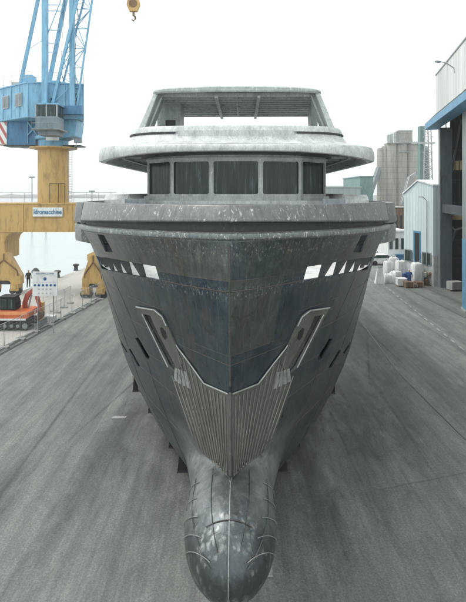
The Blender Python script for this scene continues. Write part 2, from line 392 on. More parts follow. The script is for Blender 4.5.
# ------------------------------------------------------------------ the ship
YS = 16.0; SL, SI = .0183, -.262
ship = thing('ship', 'unfinished bare steel motor yacht hull with bulbous bow and aluminium wheelhouse, on stands', 'ship', (SI+SL*YS, YS, 0), rz=-math.atan(SL))
SM = Matrix.Translation(ship.location) @ Matrix.Rotation(-math.atan(SL), 4, 'Z'); SMi = SM.inverted()
def sbuild(m, name, mat, parent=ship, **kw):               # ship meshes are written with y = distance from the camera
    m.v = [(v[0], v[1]-YS, v[2]) for v in m.v]; return m.build(name, mat, parent, **kw)
KZ = [.95, 1.35, 3.4, 5.45, 7.6, 8.73]
TAB = dict(Y0=[12.9,12.5,11.35,11.0,10.6,10.5], L=[12.4,12,11.5,10.5,9,8], q=[1.2,1.15,1.12,1.0,.84,.70], B=[4.1,4.2,4.7,4.9,4.95,5.05])
def tab(k, z):
    a = TAB[k]
    if z <= KZ[0]: return a[0]
    for i in range(len(KZ)-1):
        if z <= KZ[i+1] or i == len(KZ)-2:
            t = (z-KZ[i])/(KZ[i+1]-KZ[i]); h = KZ[i+1]-KZ[i]
            def sl(j):
                if j <= 0 or j >= len(KZ)-1:
                    j0 = max(0, min(j, len(KZ)-2)); return (a[j0+1]-a[j0])/(KZ[j0+1]-KZ[j0])
                return (a[j+1]-a[j-1])/(KZ[j+1]-KZ[j-1])
            if t > 1: return a[-1]+(z-KZ[-1])*sl(len(KZ)-1)
            m0, m1 = sl(i)*h, sl(i+1)*h
            return (2*t**3-3*t**2+1)*a[i]+(t**3-2*t**2+t)*m0+(-2*t**3+3*t**2)*a[i+1]+(t**3-t**2)*m1
def hullb(z, Y):
    t = (Y-tab('Y0', z))/tab('L', z)
    if t < 0: return t*7
    b = tab('B', z)*math.sin(math.pi/2*min(1, t)**tab('q', z))
    if Y > 40: b *= 1-.12*((Y-40)/10)**2
    if z < 1.35: b *= math.sqrt(max(0, (z-.95)/.4))
    return b
def bulbb(z, Y):
    a, yk = 1.76, 11.42
    k = 1 if Y >= yk else 1-((yk-Y)/a)**2
    if k <= 0: return -1
    k = k**.5
    zc = 2.28+.02*(Y-11); rv = 1.05*k; rh = 1.0*k
    if Y > 12.9: rh += .21*(Y-12.9)
    if Y > 16: s = max(0, 1-(Y-16)/6); rh *= s; rv *= s
    if rv < .02: return -1
    q = 1-((z-zc)/rv)**2
    return rh*math.sqrt(q) if q > 0 else max(-1.5, q*1.2)
def fb(z, Y):
    h, b = hullb(z, Y), bulbb(z, Y); k = .13
    hh = max(k-abs(h-b), 0)/k
    if h < -.6 or b < -.6: return max(h, b)
    return max(h, b)+hh*hh*k*.25
def ystart(z):
    y = 9.2
    while fb(z, y) <= 0: y += .02
    a, b = y-.02, y
    for _ in range(20):
        m = (a+b)/2
        if fb(z, m) > 0: b = m
        else: a = m
    return b
def sheer(Y): return -.022*(Y-10.5) if Y < 20 else -.209
ZT = 8.70
# rows of z spaced evenly along the centre profile
zs = [.95+.35*(i/80.0)**1.6 for i in range(0, 80)]+[1.3+i*(ZT-1.3)/1600 for i in range(1601)]
prof = [(ystart(max(z, .951)), z) for z in zs]
acc = [0]
for (y0, z0), (y1, z1) in zip(prof[:-1], prof[1:]): acc.append(acc[-1]+min(.5, math.hypot(y1-y0, (z1-z0)*1.6)))
NR = 110; rows = []; j = 0
for i in range(NR+1):
    t = acc[-1]*i/NR
    while j < len(acc)-2 and acc[j+1] < t: j += 1
    rows.append(zs[j] if i < NR else ZT)
rows = sorted(set(rows)); rows[0] = .95
NC = 120; YE = 50.0
bm = bmesh.new(); uvl = bm.loops.layers.uv.new('UVMap'); grid = {}; uvs = {}
for i, z in enumerate(rows):
    ys0 = ystart(max(z, .951)); u = 0; px_, py_ = 0, ys0
    for jx in range(NC+1):
        v = jx/NC; Y = ys0+(YE-ys0)*(v**2.6 if True else v); b = max(0, fb(z, Y)) if jx else 0
        if i == 0: b = 0
        u += math.hypot(b-px_, Y-py_); px_, py_ = b, Y
        zz = z+(sheer(Y) if z > 8 else 0)*max(0, (z-8)/(ZT-8)) if z > 8 else z
        if jx == 0 or i == 0:
            a = bm.verts.new((0, Y-YS, zz)); c = a
        else:
            a = bm.verts.new((b, Y-YS, zz)); c = bm.verts.new((-b, Y-YS, zz))
        grid[i, jx, 0] = a; grid[i, jx, 1] = c; uvs[i, jx] = (u, z)
def hf(keys, sd):
    vs = []; uk = []
    for k in keys:
        v = grid[k[0], k[1], sd]
        if v not in vs: vs.append(v); uk.append(k)
    if len(vs) < 3: return
    try: f = bm.faces.new(vs)
    except ValueError: return
    f.smooth = True
    for l, k in zip(f.loops, uk):
        u, w = uvs[k]; l[uvl].uv = (u if sd == 0 else -u-7.3, w)
for i in range(len(rows)-1):
    for jx in range(NC):
        q = [(i,jx),(i,jx+1),(i+1,jx+1),(i+1,jx)]
        hf(q, 0); hf(q[::-1], 1)
    vs = []
    for v in (grid[i,NC,0], grid[i,NC,1], grid[i+1,NC,1], grid[i+1,NC,0]):
        if v not in vs: vs.append(v)
    if len(vs) > 2: bm.faces.new(vs)
bmesh.ops.recalc_face_normals(bm, faces=bm.faces)
for e in bm.edges:
    if len(e.link_faces) == 2 and e.calc_face_angle(0) > R(34): e.smooth = False
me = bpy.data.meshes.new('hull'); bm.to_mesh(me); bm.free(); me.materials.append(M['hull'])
hull = bpy.data.objects.new('hull', me); C.objects.link(hull); hull.parent = ship
so = hull.modifiers.new('plate', 'SOLIDIFY'); so.thickness = .035; so.offset = -1; so.use_even_offset = False

def hit(px, py):                                          # where the sight line of a measured point meets the port half of the hull
    o = SMi @ Vector((0,0,EH)); d = (SMi.to_3x3() @ Vector(((px-CX)/F, 1, -(py-HZ)/F)))
    t = 8.0
    def inside(t):
        p = o+d*t; z, Y = p.z, p.y+YS
        if z > 8.75 or z < .96: return False
        b = fb(z, Y); return b > 0 and abs(p.x) <= b
    while t < 40 and not inside(t): t += .03
    if t >= 40: return None
    a, b = t-.03, t
    for _ in range(16):
        m = (a+b)/2
        if inside(m): b = m
        else: a = m
    p = o+d*b; return Vector((p.x, p.y+YS, p.z))
def nrm(p):                                               # outward normal of the hull there
    z, Y = p.z, p.y; e = .02; s = 1 if p.x > 0 else -1
    bY = (fb(z, Y+e)-fb(z, Y-e))/(2*e); bz = (fb(z+e, Y)-fb(z-e, Y))/(2*e)
    return Vector((s, -bY, -bz)).normalized()
def mir(p): return Vector((-p.x, p.y, p.z))
def surf(px, py, off=0):
    p = hit(px, py)
    if p is None: return None
    return p+nrm(p)*off
def line(pts, n=10):
    out = []
    for (x0, y0), (x1, y1) in zip(pts[:-1], pts[1:]):
        for i in range(n): out.append((x0+(x1-x0)*i/n, y0+(y1-y0)*i/n))
    return out+[pts[-1]]

# openings are cut through the plating
cutters = []
def cutter(poly, d=.4, off=0):
    pts = [hit(*q) for q in line(poly+[poly[0]], 3)[:-1]]; pts = [p for p in pts if p is not None]
    ns = sum((nrm(p) for p in pts), Vector())/len(pts); ns.normalize()
    for f in (lambda p: p, mir):
        m = mb(); n2 = f(ns); lo = [f(p)-n2*d for p in pts]; hi = [f(p)+n2*d for p in pts]
        m.hexa(lo, hi); cutters.append(sbuild(m, 'cut', 'dark_steel', ship))
SLOT = [(96,255.5),(128,261.5),(155.5,266.5),(159.5,280),(131,275),(101.5,268.5)]
UP = [(98,233.6),(104.7,234.5),(113,251.6),(105.7,251.8)]
POCKET = [(144,313.5),(152.5,315.0),(157.5,326),(179.5,368),(175.5,371),(170,365)]
HOLES = [[(135.3,338),(138.2,337.5),(149.5,357),(148.6,359.2),(145.5,357.5)], [(128.5,349),(130.5,349),(140,366),(139,367),(137.5,366)], [(119.5,340.5),(121,341),(127.5,352),(126,352.5)],
         [(161.2,327.3),(163,326.6),(166.5,331),(167.8,337),(166.6,339.2),(163.5,335.5)]]
for h in [SLOT, UP]+HOLES[:3]: cutter(h)
cutter(POCKET)
def bake_hull():
    bpy.context.view_layer.update()
    return bpy.data.meshes.new_from_object(hull.evaluated_get(bpy.context.evaluated_depsgraph_get()))
nm = bake_hull(); hull.modifiers.clear(); hull.data = nm
def extent(me):
    return sum(p.area for p in me.polygons)
for c in cutters:                                         # one opening at a time; a cut that would damage the plating is retried another way
    a0_ = extent(hull.data)
    for solver, selfx in (('FAST', False), ('EXACT', False), ('EXACT', True)):
        b = hull.modifiers.new('cut', 'BOOLEAN'); b.object = c; b.operation = 'DIFFERENCE'; b.solver = solver
        if solver == 'EXACT': b.use_self = selfx
        m_ = bake_hull(); hull.modifiers.clear(); a1_ = extent(m_)
        if a0_-12 < a1_ < a0_+3 and abs(a1_-a0_) > .001: hull.data = m_; break
nm = hull.data; nm.name = 'hull'
for c in cutters: bpy.data.objects.remove(c, do_unlink=True)
while len(nm.materials) > 1: nm.materials.pop()
for p in nm.polygons: p.material_index = 0

# anchor pockets: raised frame, recessed back panel with a black plate for the oval hole, bright scrubbed patch below
def ring_part(outer, inner, off, th, name, mat):
    n = 8; O = line(outer+[outer[0]], n)[:-1]; I = line(inner+[inner[0]], n)[:-1]
    for f in (lambda p: p, mir):
        m = mb(); a = [f(surf(*q, off)) for q in O]; b = [f(surf(*q, off)) for q in I]
        a2 = [f(surf(*q, -.02)) for q in O]; b2 = [f(surf(*q, -.02-th)) for q in I]
        ia, ib, ic, idd = m.idx(a), m.idx(b), m.idx(a2), m.idx(b2); k = len(ia)
        for i in range(k):
            j = (i+1) % k
            m.face((ia[i],ia[j],ib[j],ib[i])); m.face((ic[i],ic[j],ia[j],ia[i])); m.face((ib[i],ib[j],idd[j],idd[i]))
        o = sbuild(m, name, mat)
ring_part([(137.5,306.3),(155.6,309.3),(163,315.5),(171,332),(184,362),(178,373),(168,366)],
          [(144,313.5),(151.3,315),(155,324),(163,340),(178,368),(175,370.5),(170,365)], .035, .12, 'anchor_pocket_frame', 'guard')
for f in (lambda p: p, mir):
    m = mb(); pts = [hit(*q) for q in POCKET]; m.face(m.idx([f(p-nrm(p)*.16) for p in pts])); sbuild(m, 'anchor_pocket_back', 'guard')
    m = mb(); m.tube([f(surf(*q, .04)) for q in line([(137.5,306.3),(155.6,309.3),(163,315.5),(167.5,325)], 6)], .022); m.tube([f(surf(*q, .045)) for q in line([(143.5,313),(169.5,366)], 12)], .02)
    sbuild(m, 'anchor_pocket_rim', 'trim', smooth=True)
    # oval black plate: the darkness of the hole given as colour
    m = mb(); cpt = line(HOLES[3]+[HOLES[3][0]], 3)[:-1]; m.hexa([f(surf(*q, .02)) for q in cpt], [f(surf(*q, .042)) for q in cpt]); sbuild(m, 'hawse_hole_plate', 'black')
    m = mb(); quad = [(176,367),(187,371),(191,388),(174.5,384)]
    def q2(u, v): 
        a = (quad[0][0]*(1-u)+quad[1][0]*u, quad[0][1]*(1-u)+quad[1][1]*u); b = (quad[3][0]*(1-u)+quad[2][0]*u, quad[3][1]*(1-u)+quad[2][1]*u)
        return f(surf(a[0]*(1-v)+b[0]*v, a[1]*(1-v)+b[1]*v, .035))
    for k in range(4):
        u0 = k*.27; m.rings([[q2(u0+du, v)+Vector((0,0,0)) for v in (0,.15,.35,.55,.75,.78+.07*k)] for du in (0,.22)], close=False, caps=(False, False))
    sbuild(m, 'scrubbed_patch', 'trim')

# ribbed guard plate on the forefoot
TOP = [(178.7,347),(190,362),(205,383),(229.6,393.8)]
LEFT = [(172,376),(190,431),(202,452),(229.6,479)]
def yint(pl, x):
    for (x0, y0), (x1, y1) in zip(pl[:-1], pl[1:]):
        if x0 <= x <= x1: return y0+(y1-y0)*(x-x0)/(x1-x0)
    return None
NU, NV = 26, 34
for f in (lambda p: p, mir):
    m = mb(); gr = []
    for i in range(NU+1):
        x = 174.5+(229.3-174.5)*i/NU; t = yint(TOP, x) if x >= 178.7 else 347+(178.7-x)*7; b = yint(LEFT, x)
        gr.append([f(surf(x, t+(b-t)*(j/NV), .018)) for j in range(NV+1)])
    for i, r in enumerate(gr): gr[i] = m.idx(r)
    for i in range(NU):
        for j in range(NV): m.face((gr[i][j], gr[i+1][j], gr[i+1][j+1], gr[i][j+1]))
    sbuild(m, 'guard_plate', 'guard', smooth=True)
    m = mb()
    for k in range(17):
        x395 = 226.0-k*3.55; k2 = .40+.10*k/17
        def X(y): return 229.5-(229.5-x395)*(1-(1-k2)*(y-395)/75)
        pts = []
        y = 350.0
        while y < 480:
            x = X(y); t = yint(TOP, x); b = yint(LEFT, x)
            if x > 228.5: pass
            elif t is None and 172 < x < 178.7: t = 372
            if x <= 228.5 and t is not None and b is not None and t+2 < y < b-1.5:
                p = surf(x, y, .03)
                if p is not None: pts.append(f(p))
            y += 2.5
        if len(pts) > 2: m.tube(pts, .016, 6)
    sbuild(m, 'guard_ribs', 'guard_rib', smooth=True)
    m = mb(); m.tube([f(surf(*q, .03)) for q in line([(177,344)]+TOP[:-1]+[(229.2,393.6)], 9)], .018, 8); sbuild(m, 'guard_trim', 'trim', smooth=True)

# weld seams stop at the edges of the openings
OPEN = [[(hit(*q).y, hit(*q).z) for q in h if hit(*q)] for h in [SLOT, UP, [(137.5,306.3),(155.6,309.3),(163,315.5),(171,332),(184,362),(178,373),(168,366)]]+HOLES[:3]]
def inside_opening(y, z):
    for P in OPEN:
        c = False; n = len(P); near = False
        for i in range(n):
            (y0, z0), (y1, z1) = P[i], P[(i+1) % n]
            if (z0 > z) != (z1 > z) and y < (y1-y0)*(z-z0)/(z1-z0)+y0: c = not c
            L2 = (y1-y0)**2+(z1-z0)**2; t = max(0, min(1, ((y-y0)*(y1-y0)+(z-z0)*(z1-z0))/L2)) if L2 else 0
            if math.hypot(y-(y0+t*(y1-y0)), z-(z0+t*(z1-z0))) < .06: near = True
        if c or near: return True
    return False
def seam_tube(pts, r, mat):
    m = mb(); run = []
    for p in pts+[None]:
        if p is None or inside_opening(p.y, p.z):
            if len(run) > 1: m.tube(run, r, 6)
            run = []
        else: run.append(p)
    if m.v: sbuild(m, 'weld_seam', mat, smooth=True)
def seam(pts, r=.01, mat='seam', both=True, name='weld_seam', n=14):
    for f in ((lambda p: p), mir) if both else ((lambda p: p),):
        q = [surf(*a, .002) for a in line(pts, n)]; q = [f(p) for p in q if p is not None]
        if len(q) > 2: m = mb(); m.tube(q, r, 6); sbuild(m, name, mat, smooth=True)
def zseam(z, Ya, Yb, r=.008, mat='seam_dark'):
    for f in (lambda p: p, mir):
        n = 160; seam_tube([f(Vector((max(.01, fb(z, y))+.001, y, z))) for y in [Ya+(Yb-Ya)*(i/n)**1.8 for i in range(n+1)]], r, mat)
zseam(7.60, ystart(7.6)+.01, hit(160,280.5).y, .014); zseam(6.0, ystart(6.0)+.01, 34); zseam(4.3, 12.6, 40); zseam(3.0, 14.2, 40); zseam(6.8, hit(160,300).y, 34); zseam(5.1, 13.2, 40); zseam(2.2, 16.5, 40)
for Y in (15.6, 17.4, 19.2, 21, 23, 25.5, 28):
    for f in (lambda p: p, mir):
        seam_tube([f(Vector((fb(z, Y-.12*z)+.001, Y-.12*z, z))) for z in [1.5+i*.058 for i in range(100)]], .008, 'seam_dark')
m = mb(); m.tube([(0, ystart(z)-.012, z) for z in [5.55+i*.1 for i in range(31)]], .022, 8); sbuild(m, 'stem_weld', 'seam_dark', smooth=True)
m = mb(); m.tube([(0, ystart(z)-.01, z) for z in [1.35+i*.04 for i in range(50)]]+[(0, ystart(3.33)+.03+i*.06, 3.35) for i in range(2)], .012, 8); sbuild(m, 'stem_weld', 'seam', smooth=True)
m = mb(); m.tube([(0, ystart(z)-.03, z) for z in [3.5+i*.1 for i in range(20)]], .03, 8); sbuild(m, 'stem_bar', 'guard', smooth=True)
def bulb_line(fr, ya, yb, r=.008, mat='seam_dark'):      # line along the bulb at a fixed angle from the top
    for s in ((1, -1) if fr else (1,)):
        q = []
        for i in range(31):
            Y = ya+(yb-ya)*i/30; k = 1 if Y >= 11.42 else max(0, 1-((11.42-Y)/1.8)**2)**.5
            zc = 2.28+.02*(Y-11); q.append(Vector((s*1.025*k*math.sin(fr), Y, zc+1.055*k*math.cos(fr))))
        m = mb(); m.tube(q, r, 6); sbuild(m, 'weld_seam', mat, smooth=True)
bulb_line(.42, 9.9, 12.0); bulb_line(.95, 9.8, 12.2)
def bulb_ring(Y, a0, a1, r=.01, mat='seam', dy=0):
    for s in (1, -1):
        q = []
        for i in range(25):
            a = a0+(a1-a0)*i/24; y = Y+dy*i/24; k = 1 if y >= 11.42 else max(0, 1-((11.42-y)/1.8)**2)**.5
            q.append(Vector((s*1.025*k*math.sin(a), y, 2.28+.02*(y-11)+1.055*k*math.cos(a))))
        m = mb(); m.tube(q, r, 6); sbuild(m, 'weld_seam', mat, smooth=True)
bulb_ring(10.35, 0, .6, .009, 'seam_dark')
for Y in (9.95, 10.35, 10.8, 11.35, 11.95): bulb_ring(Y-.1, .80, 1.6, .009, 'seam', .75)
# upper works of the hull
def plan(Y): return max(0, fb(8.70, Y))
ypl = [10.505+(16.2-10.505)*(i/40)**2 for i in range(41)]
path = [(-plan(y), y) for y in ypl[::-1]]+[(0, 10.49)]+[(plan(y), y) for y in ypl]
ya2 = [17, 20, 25, 30, 40, 50]; path = [(-plan(y), y) for y in ya2[::-1]]+path+[(plan(y), y) for y in ya2]
def sweep(path, prof, cap=True):                          # prof(Y) -> [(outward offset, z)...]
    m = mb(); rs = []; n = len(path)
    for i, (x, y) in enumerate(path):
        a = path[max(0, i-1)]; b = path[min(n-1, i+1)]; t = Vector((b[0]-a[0], b[1]-a[1], 0)).normalized(); nn = Vector((t.y, -t.x, 0))
        rs.append([Vector((x, y, 0))+nn*o+Vector((0,0,z)) for o, z in prof(y)])
    m.rings(rs, True, (True, True)); return m
circ = lambda o, z, r, n=10: [(o+r*math.cos(2*math.pi*k/n), z+r*math.sin(2*math.pi*k/n)) for k in range(n)]
sbuild(sweep(path, lambda Y: [(-.05,8.66+sheer(Y)),(.02,8.655+sheer(Y)),(.065,8.69+sheer(Y)),(.075,8.74+sheer(Y)),(.055,8.79+sheer(Y)),(.0,8.815+sheer(Y)),(-.10,8.82+sheer(Y)),(-.12,8.74+sheer(Y))]), 'rubbing_strake', 'strake', smooth=True)
gz = lambda Y: 9.03-.045*(min(Y, 17)-10.5)
sbuild(sweep(path, lambda Y: [(-.16, 8.70+sheer(Y)), (-.12, 8.70+sheer(Y)), (-.12, gz(Y)+.02), (-.16, gz(Y)+.02)]), 'bulwark_recess', 'groove')
pb = [p for p in path if p[1] <= 16.2]
sbuild(sweep(pb, lambda Y: [(-.10, gz(Y)), (.015, gz(Y)), (.035, gz(Y)+.03), (-.075, 9.345), (-.10, 9.372), (-.17, 9.372), (-.20, 9.35), (-.14, gz(Y)+.05)]), 'bulwark', 'bulwark', smooth=True)
for s in (-1, 1):                                         # wider side bulwark further aft, stepped out from the bow
    m = mb(); rs = []
    for y, e in ((15.9,.02),(16.3,.20),(16.9,.32),(18,.36),(24,.36),(40,.34),(49,.1)):
        x = s*(plan(y)+e); rs.append([Vector((x-s*.30,y,8.72)),Vector((x,y,8.72)),Vector((x+s*.02,y,8.78)),Vector((x-s*.06,y,9.33)),Vector((x-s*.30,y,9.35))])
    m.rings(rs); sbuild(m, 'side_bulwark', 'bulwark', smooth=True)
    m = mb(); rs = []
    for y, e in ((16.1,.03),(16.5,.24),(17.1,.34),(18,.38),(24,.38),(40,.34),(49,.1)):
        x = s*(plan(y)+e); rs.append([Vector((x-s*.35,y,8.05)),Vector((x-s*.02,y,8.12)),Vector((x,y,8.6)),Vector((x-s*.05,y,8.66)),Vector((x-s*.35,y,8.66))])
    m.rings(rs); sbuild(m, 'side_sponson', 'strake', smooth=True)
    m = mb(); rs = []
    for y, e, h in ((20.0,.1,9.40),(20.3,.1,9.60),(27,.1,9.62),(38,.1,9.6)):
        x = s*(plan(y)+e); rs.append([Vector((x-s*1.15,y,9.2)),Vector((x,y,9.2)),Vector((x-s*.05,y,h-.03)),Vector((x-s*.95,y,h))])
    m.rings(rs); sbuild(m, 'side_coaming', 'alu_pale')
    m = mb(); m.box(s*3.35-.35, s*3.35+.35, 17.4, 17.8, 9.2, 9.44); sbuild(m, 'deck_locker', 'grey', bevel=.02)
m = mb(); yy = [13.2+i*.6 for i in range(8)]+[19, 24, 30, 40, 49.5]
for s in (-1, 1):                                         # side decks leave an added opening so skylight reaches the mooring slots
    a = m.idx([(s*(plan(y)-.13), y, 9.18) for y in yy]); b = m.idx([(s*max(.0, (plan(y)-1.1)) if y < 20 else 0, y, 9.18) for y in yy])
    for i in range(len(yy)-1): m.face((a[i], a[i+1], b[i+1], b[i]))
sbuild(m, 'deck', 'alu')
m = mb(); yy = [11.2+i*.5 for i in range(18)]+[22, 26]
m.face(m.idx([(-fb(7.4, y)+.05, y, 7.4) for y in yy]+[(fb(7.4, y)-.05, y, 7.4) for y in yy[::-1]])); sbuild(m, 'mooring_deck', 'interior')
m = mb(); m.box(-4.8, 4.8, 25.5, 25.6, 7.41, 9.17); sbuild(m, 'bulkhead', 'interior')
# web frames inside the mooring openings
for s in (-1, 1):
    for Y in (12.85, 13.5, 14.1, 14.75, 15.4, 16.0, 16.8):
        b7, b8 = fb(7.45, Y), fb(8.2, Y); m = mb()
        m.prism([(s*(b7-.06), Y, 7.42), (s*(b7-.16), Y, 7.42), (s*(b8-.42), Y, 8.2), (s*(b8-.06), Y, 8.2)], (0,.03,0)); sbuild(m, 'web_frame', 'dark_steel')

# wheelhouse
house = sbuild(mb().box(-3.9, 3.9, 21.9, 36, 9.19, 9.5), 'wheelhouse', 'alu')
fac = [(-3.78,22.0),(-2.60,20.95),(-.98,20.6),(.98,20.6),(2.60,20.95),(3.78,22.0)]
ZS, ZW, ZR = 9.56, 10.93, 11.35
def facade(p, q, zs0, mull, parent):
    p = Vector((*p, 0)); q = Vector((*q, 0)); d = (q-p).normalized(); n = Vector((d.y, -d.x, 0)); L = (q-p).length
    def slab(a, b, z0, z1, name, mat, th=.08, off=0): 
        A = p+d*a-n*off; B = p+d*b-n*off; o = mb().hexa([A+Vector((0,0,z0)), B+Vector((0,0,z0)), B-n*th+Vector((0,0,z0)), A-n*th+Vector((0,0,z0))], [A+Vector((0,0,z1)), B+Vector((0,0,z1)), B-n*th+Vector((0,0,z1)), A-n*th+Vector((0,0,z1))])
        return o
    c = .05; x0, x1, z0, z1 = mull, L-mull, ZS, ZW
    m = mb(); out = [(0,9.19),(L,9.19),(L,ZR),(0,ZR)]; inn = [(x0+c,z0),(x1-c,z0),(x1,z0+c),(x1,z1-c),(x1-c,z1),(x0+c,z1),(x0,z1-c),(x0,z0+c)]
    P = lambda a, z, o: p+d*a-n*o+Vector((0,0,z))
    io = m.idx([P(a, z, 0) for a, z in out]); ii = m.idx([P(a, z, 0) for a, z in inn]); ib = m.idx([P(a, z, .1) for a, z in inn])
    m.face((io[0],io[1],ii[1],ii[0])); m.face((io[1],ii[2],ii[1])); m.face((io[1],io[2],ii[3],ii[2])); m.face((io[2],ii[4],ii[3]))
    m.face((io[2],io[3],ii[5],ii[4])); m.face((io[3],ii[6],ii[5])); m.face((io[3],io[0],ii[7],ii[6])); m.face((io[0],ii[0],ii[7]))
    for i in range(8): j = (i+1) % 8; m.face((ii[i],ii[j],ib[j],ib[i]))
    sbuild(m, 'wall', 'alu', parent)
    w = sbuild(mb().rings([[P(a, z, -.012) for a, z in inn], [P(a+(.035 if a < L/2 else -.035), z+(.035 if z < 10.2 else -.035), -.012) for a, z in inn]], True, (False, False)), 'window', 'alu', parent)
    m = mb(); m.face(m.idx([P(a, z, .09) for a, z in inn])); sbuild(m, 'pane', 'glass', w)
def ss(o, p): o.parent = p
hp = house
for i in range(5): facade(fac[i], fac[i+1], ZS, .06, hp)
for s in (-1, 1):
    y = 22.0
    for k in range(6):
        a, b = (s*3.78, y), (s*3.9, y+2.3); facade(*((a, b) if s > 0 else (b, a)), ZS, .15, hp); y += 2.3
m = mb(); m.rings([[ (x*1.08, 20.2+(y-20.6)*.9, z) for x, y in fac]+[(4,24,z),(-4,24,z)] for z in (9.19, 9.34)]); sbuild(m, 'plinth', 'alu', hp)
m = mb(); m.rings([[ (x*1.015, y-.07, z) for x, y in fac]+[(3.9,24,z),(-3.9,24,z)] for z in (10.99, 11.05)]); sbuild(m, 'drip_rail', 'alu', hp)
m = mb()
for s in (-1, 1): m.face(m.idx([(s*3.0,23.5,9.4),(s*.3,23.5,9.4),(s*.3,23.5,11),(s*3.0,23.5,11)]))
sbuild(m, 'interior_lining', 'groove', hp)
m = mb()
for k in range(60): a = Vector((-2.4+4.8*k/59, 20.7, 10.99-.0)); 
# visor roof of the wheelhouse
OUT = [(0,19.2),(1.7,19.22),(3.2,19.32),(4.2,19.48),(4.85,19.75),(5.25,20.15),(5.5,20.7),(5.6,21.4),(5.65,23),(5.65,38)]
def fine(pts, n=5):
    last = pts[-1]; pts = pts[:-1]; out = []
    for i in range(len(pts)-1):
        p0 = pts[max(0, i-1)]; p1 = pts[i]; p2 = pts[i+1]; p3 = pts[min(len(pts)-1, i+2)]
        for k in range(n):
            t = k/n; out.append(tuple(.5*((2*p1[j])+(-p0[j]+p2[j])*t+(2*p0[j]-5*p1[j]+4*p2[j]-p3[j])*t*t+(-p0[j]+3*p1[j]-3*p2[j]+p3[j])*t**3) for j in (0, 1)))
    return out+[pts[-1], (last[0], 28), last]
def sym(pts): return [(-x, y) for x, y in pts[::-1][:-1]]+pts
def inset_loop(pts, d):
    n = len(pts); out = []
    for i, (x, y) in enumerate(pts):
        a = pts[(i-1) % n]; b = pts[(i+1) % n]
        if i == 0: a = (x, y+1)
        if i == n-1: b = (x, y+1)
        t = Vector((b[0]-a[0], b[1]-a[1])).normalized(); out.append((x-t.y*d, y+t.x*d))
    return out
ol = sym(fine(OUT)); 
def rim(x): t = min(1, abs(x)/5.2); return -.33*t**3
def shell(ol, layers, name, mat, parent=ship, **kw):
    m = mb(); m.rings([[Vector((x, y, z+(rim(x)*w))) for x, y in inset_loop(ol, d)] for d, z, w in layers]); return sbuild(m, name, mat, parent, **kw)
visor = shell(ol, [(.42,11.24,.3),(.30,11.20,1),(.12,11.19,1),(.03,11.215,1),(0,11.30,.8),(.03,11.41,.5),(.10,11.47,.2),(.35,11.52,.1),(1.0,11.56,0)], 'visor_roof', 'alu_pale', smooth=True)
sbuild(mb().rings([[(x, y, 11.222+rim(x)*.3) for x, y in inset_loop(ol, .44)], [(x, y, 11.226+rim(x)*.3) for x, y in inset_loop(ol, .45)]]), 'soffit', 'groove', visor)  # thin dark sheet: shade under the visor given as colour
for s in (-1, 1):
    m = mb()
    for y in [21.3+i*1.5 for i in range(11)]: m.box(min(s*3.9, s*5.15), max(s*3.9, s*5.15), y, y+.08, 11.04, 11.2)
    m.box(min(s*4.5, s*4.6), max(s*4.5, s*4.6), 21, 37, 11.0, 11.1)
    sbuild(m, 'outrigger', 'alu_dim', visor)
UP2 = [(0,20.0),(1.5,20.05),(2.9,20.2),(3.75,20.55),(4.25,21.1),(4.5,21.9),(4.6,23),(4.6,38)]
ul = sym(fine(UP2))
m = mb(); m.rings([[(x, y, z) for x, y in inset_loop(ul, d)] for d, z in ((-.62,11.50),(-.42,11.56),(-.17,11.66),(.02,11.94),(.06,11.96),(.06,12.0),(.02,12.02),(.08,12.2),(.13,12.26),(.26,12.27),(.30,12.2))], True, (False, True)); ub = sbuild(m, 'upper_bulwark', 'alu_pale', smooth=True)
def band_piece(x0, x1, z0, z1, d0, d1, name, mat, par):
    pts = [p for p in sym(fine(UP2, 12)) if x0 <= p[0] <= x1 and p[1] < 21.6]
    m = mb(); rs = []
    for i, (x, y) in enumerate(pts):
        p = pts[max(0, i-1)]; q = pts[min(len(pts)-1, i+1)]; t = Vector((q[0]-p[0], q[1]-p[1], 0)).normalized(); nn = Vector((t.y, -t.x, 0)); c = Vector((x, y, 0))
        rs.append([c+nn*d1+Vector((0,0,z0)), c+nn*d1+Vector((0,0,z1)), c+nn*d0+Vector((0,0,z1)), c+nn*d0+Vector((0,0,z0))])
    m.rings(rs); return sbuild(m, name, mat, par)
band_piece(-2.35, 2.35, 11.72, 12.05, -.1, .045, 'front_panel', 'alu_pale', ub)
for a, b in ((-4.56, -2.36), (2.36, 4.56)): band_piece(a, b, 11.945, 12.015, -.12, .012, 'vent_slot', 'groove', ub)
# hard top over the sun deck
hx = [(0,21.75),(1.2,21.76),(2.4,21.82),(3.1,21.92),(3.45,22.08),(3.62,22.35),(3.68,22.8),(3.85,24.5),(4.2,28.2),(4.0,28.8),(0,28.9)]
hl = [(-x, y) for x, y in hx[::-1][1:-1]]+hx
m = mb(); m.rings([[(x*k, 25.3+(y-25.3)*k, z+(.10*(1-(x/4)**2)-.05 if z > 13.95 and k > .9 else (.05 if z > 14.1 else 0))) for x, y in hl] for k, z in ((.955,14.0),(.955,13.90),(.985,13.87),(1.0,13.93),(1.0,14.03),(.97,14.10),(.85,14.14),(.6,14.17),(.3,14.19))]); ht = sbuild(m, 'hard_top', 'alu', smooth=True)
sbuild(mb().box(-3.45,3.45,22.4,28.5,13.975,13.996), 'ceiling_panel', 'groove', ht)  # dark sheet paints the shaded gaps between the beams
for i in range(11):
    y = 22.45+i*.58; w = 3.5+.5*(y-22.5)/6; sbuild(mb().box(-w, w, y, y+.16, 13.80, 13.972), 'roof_beam', 'alu', ht)
for x in (-.86, .96): sbuild(mb().box(x-.07, x+.07, 22.2, 28.5, 13.70, 13.798), 'roof_girder', 'alu', ht)
sbuild(mb().tube([(0.02,22.6,13.83),(0.02,28.0,13.83)], .03), 'conduit', 'alu_dim', ht)
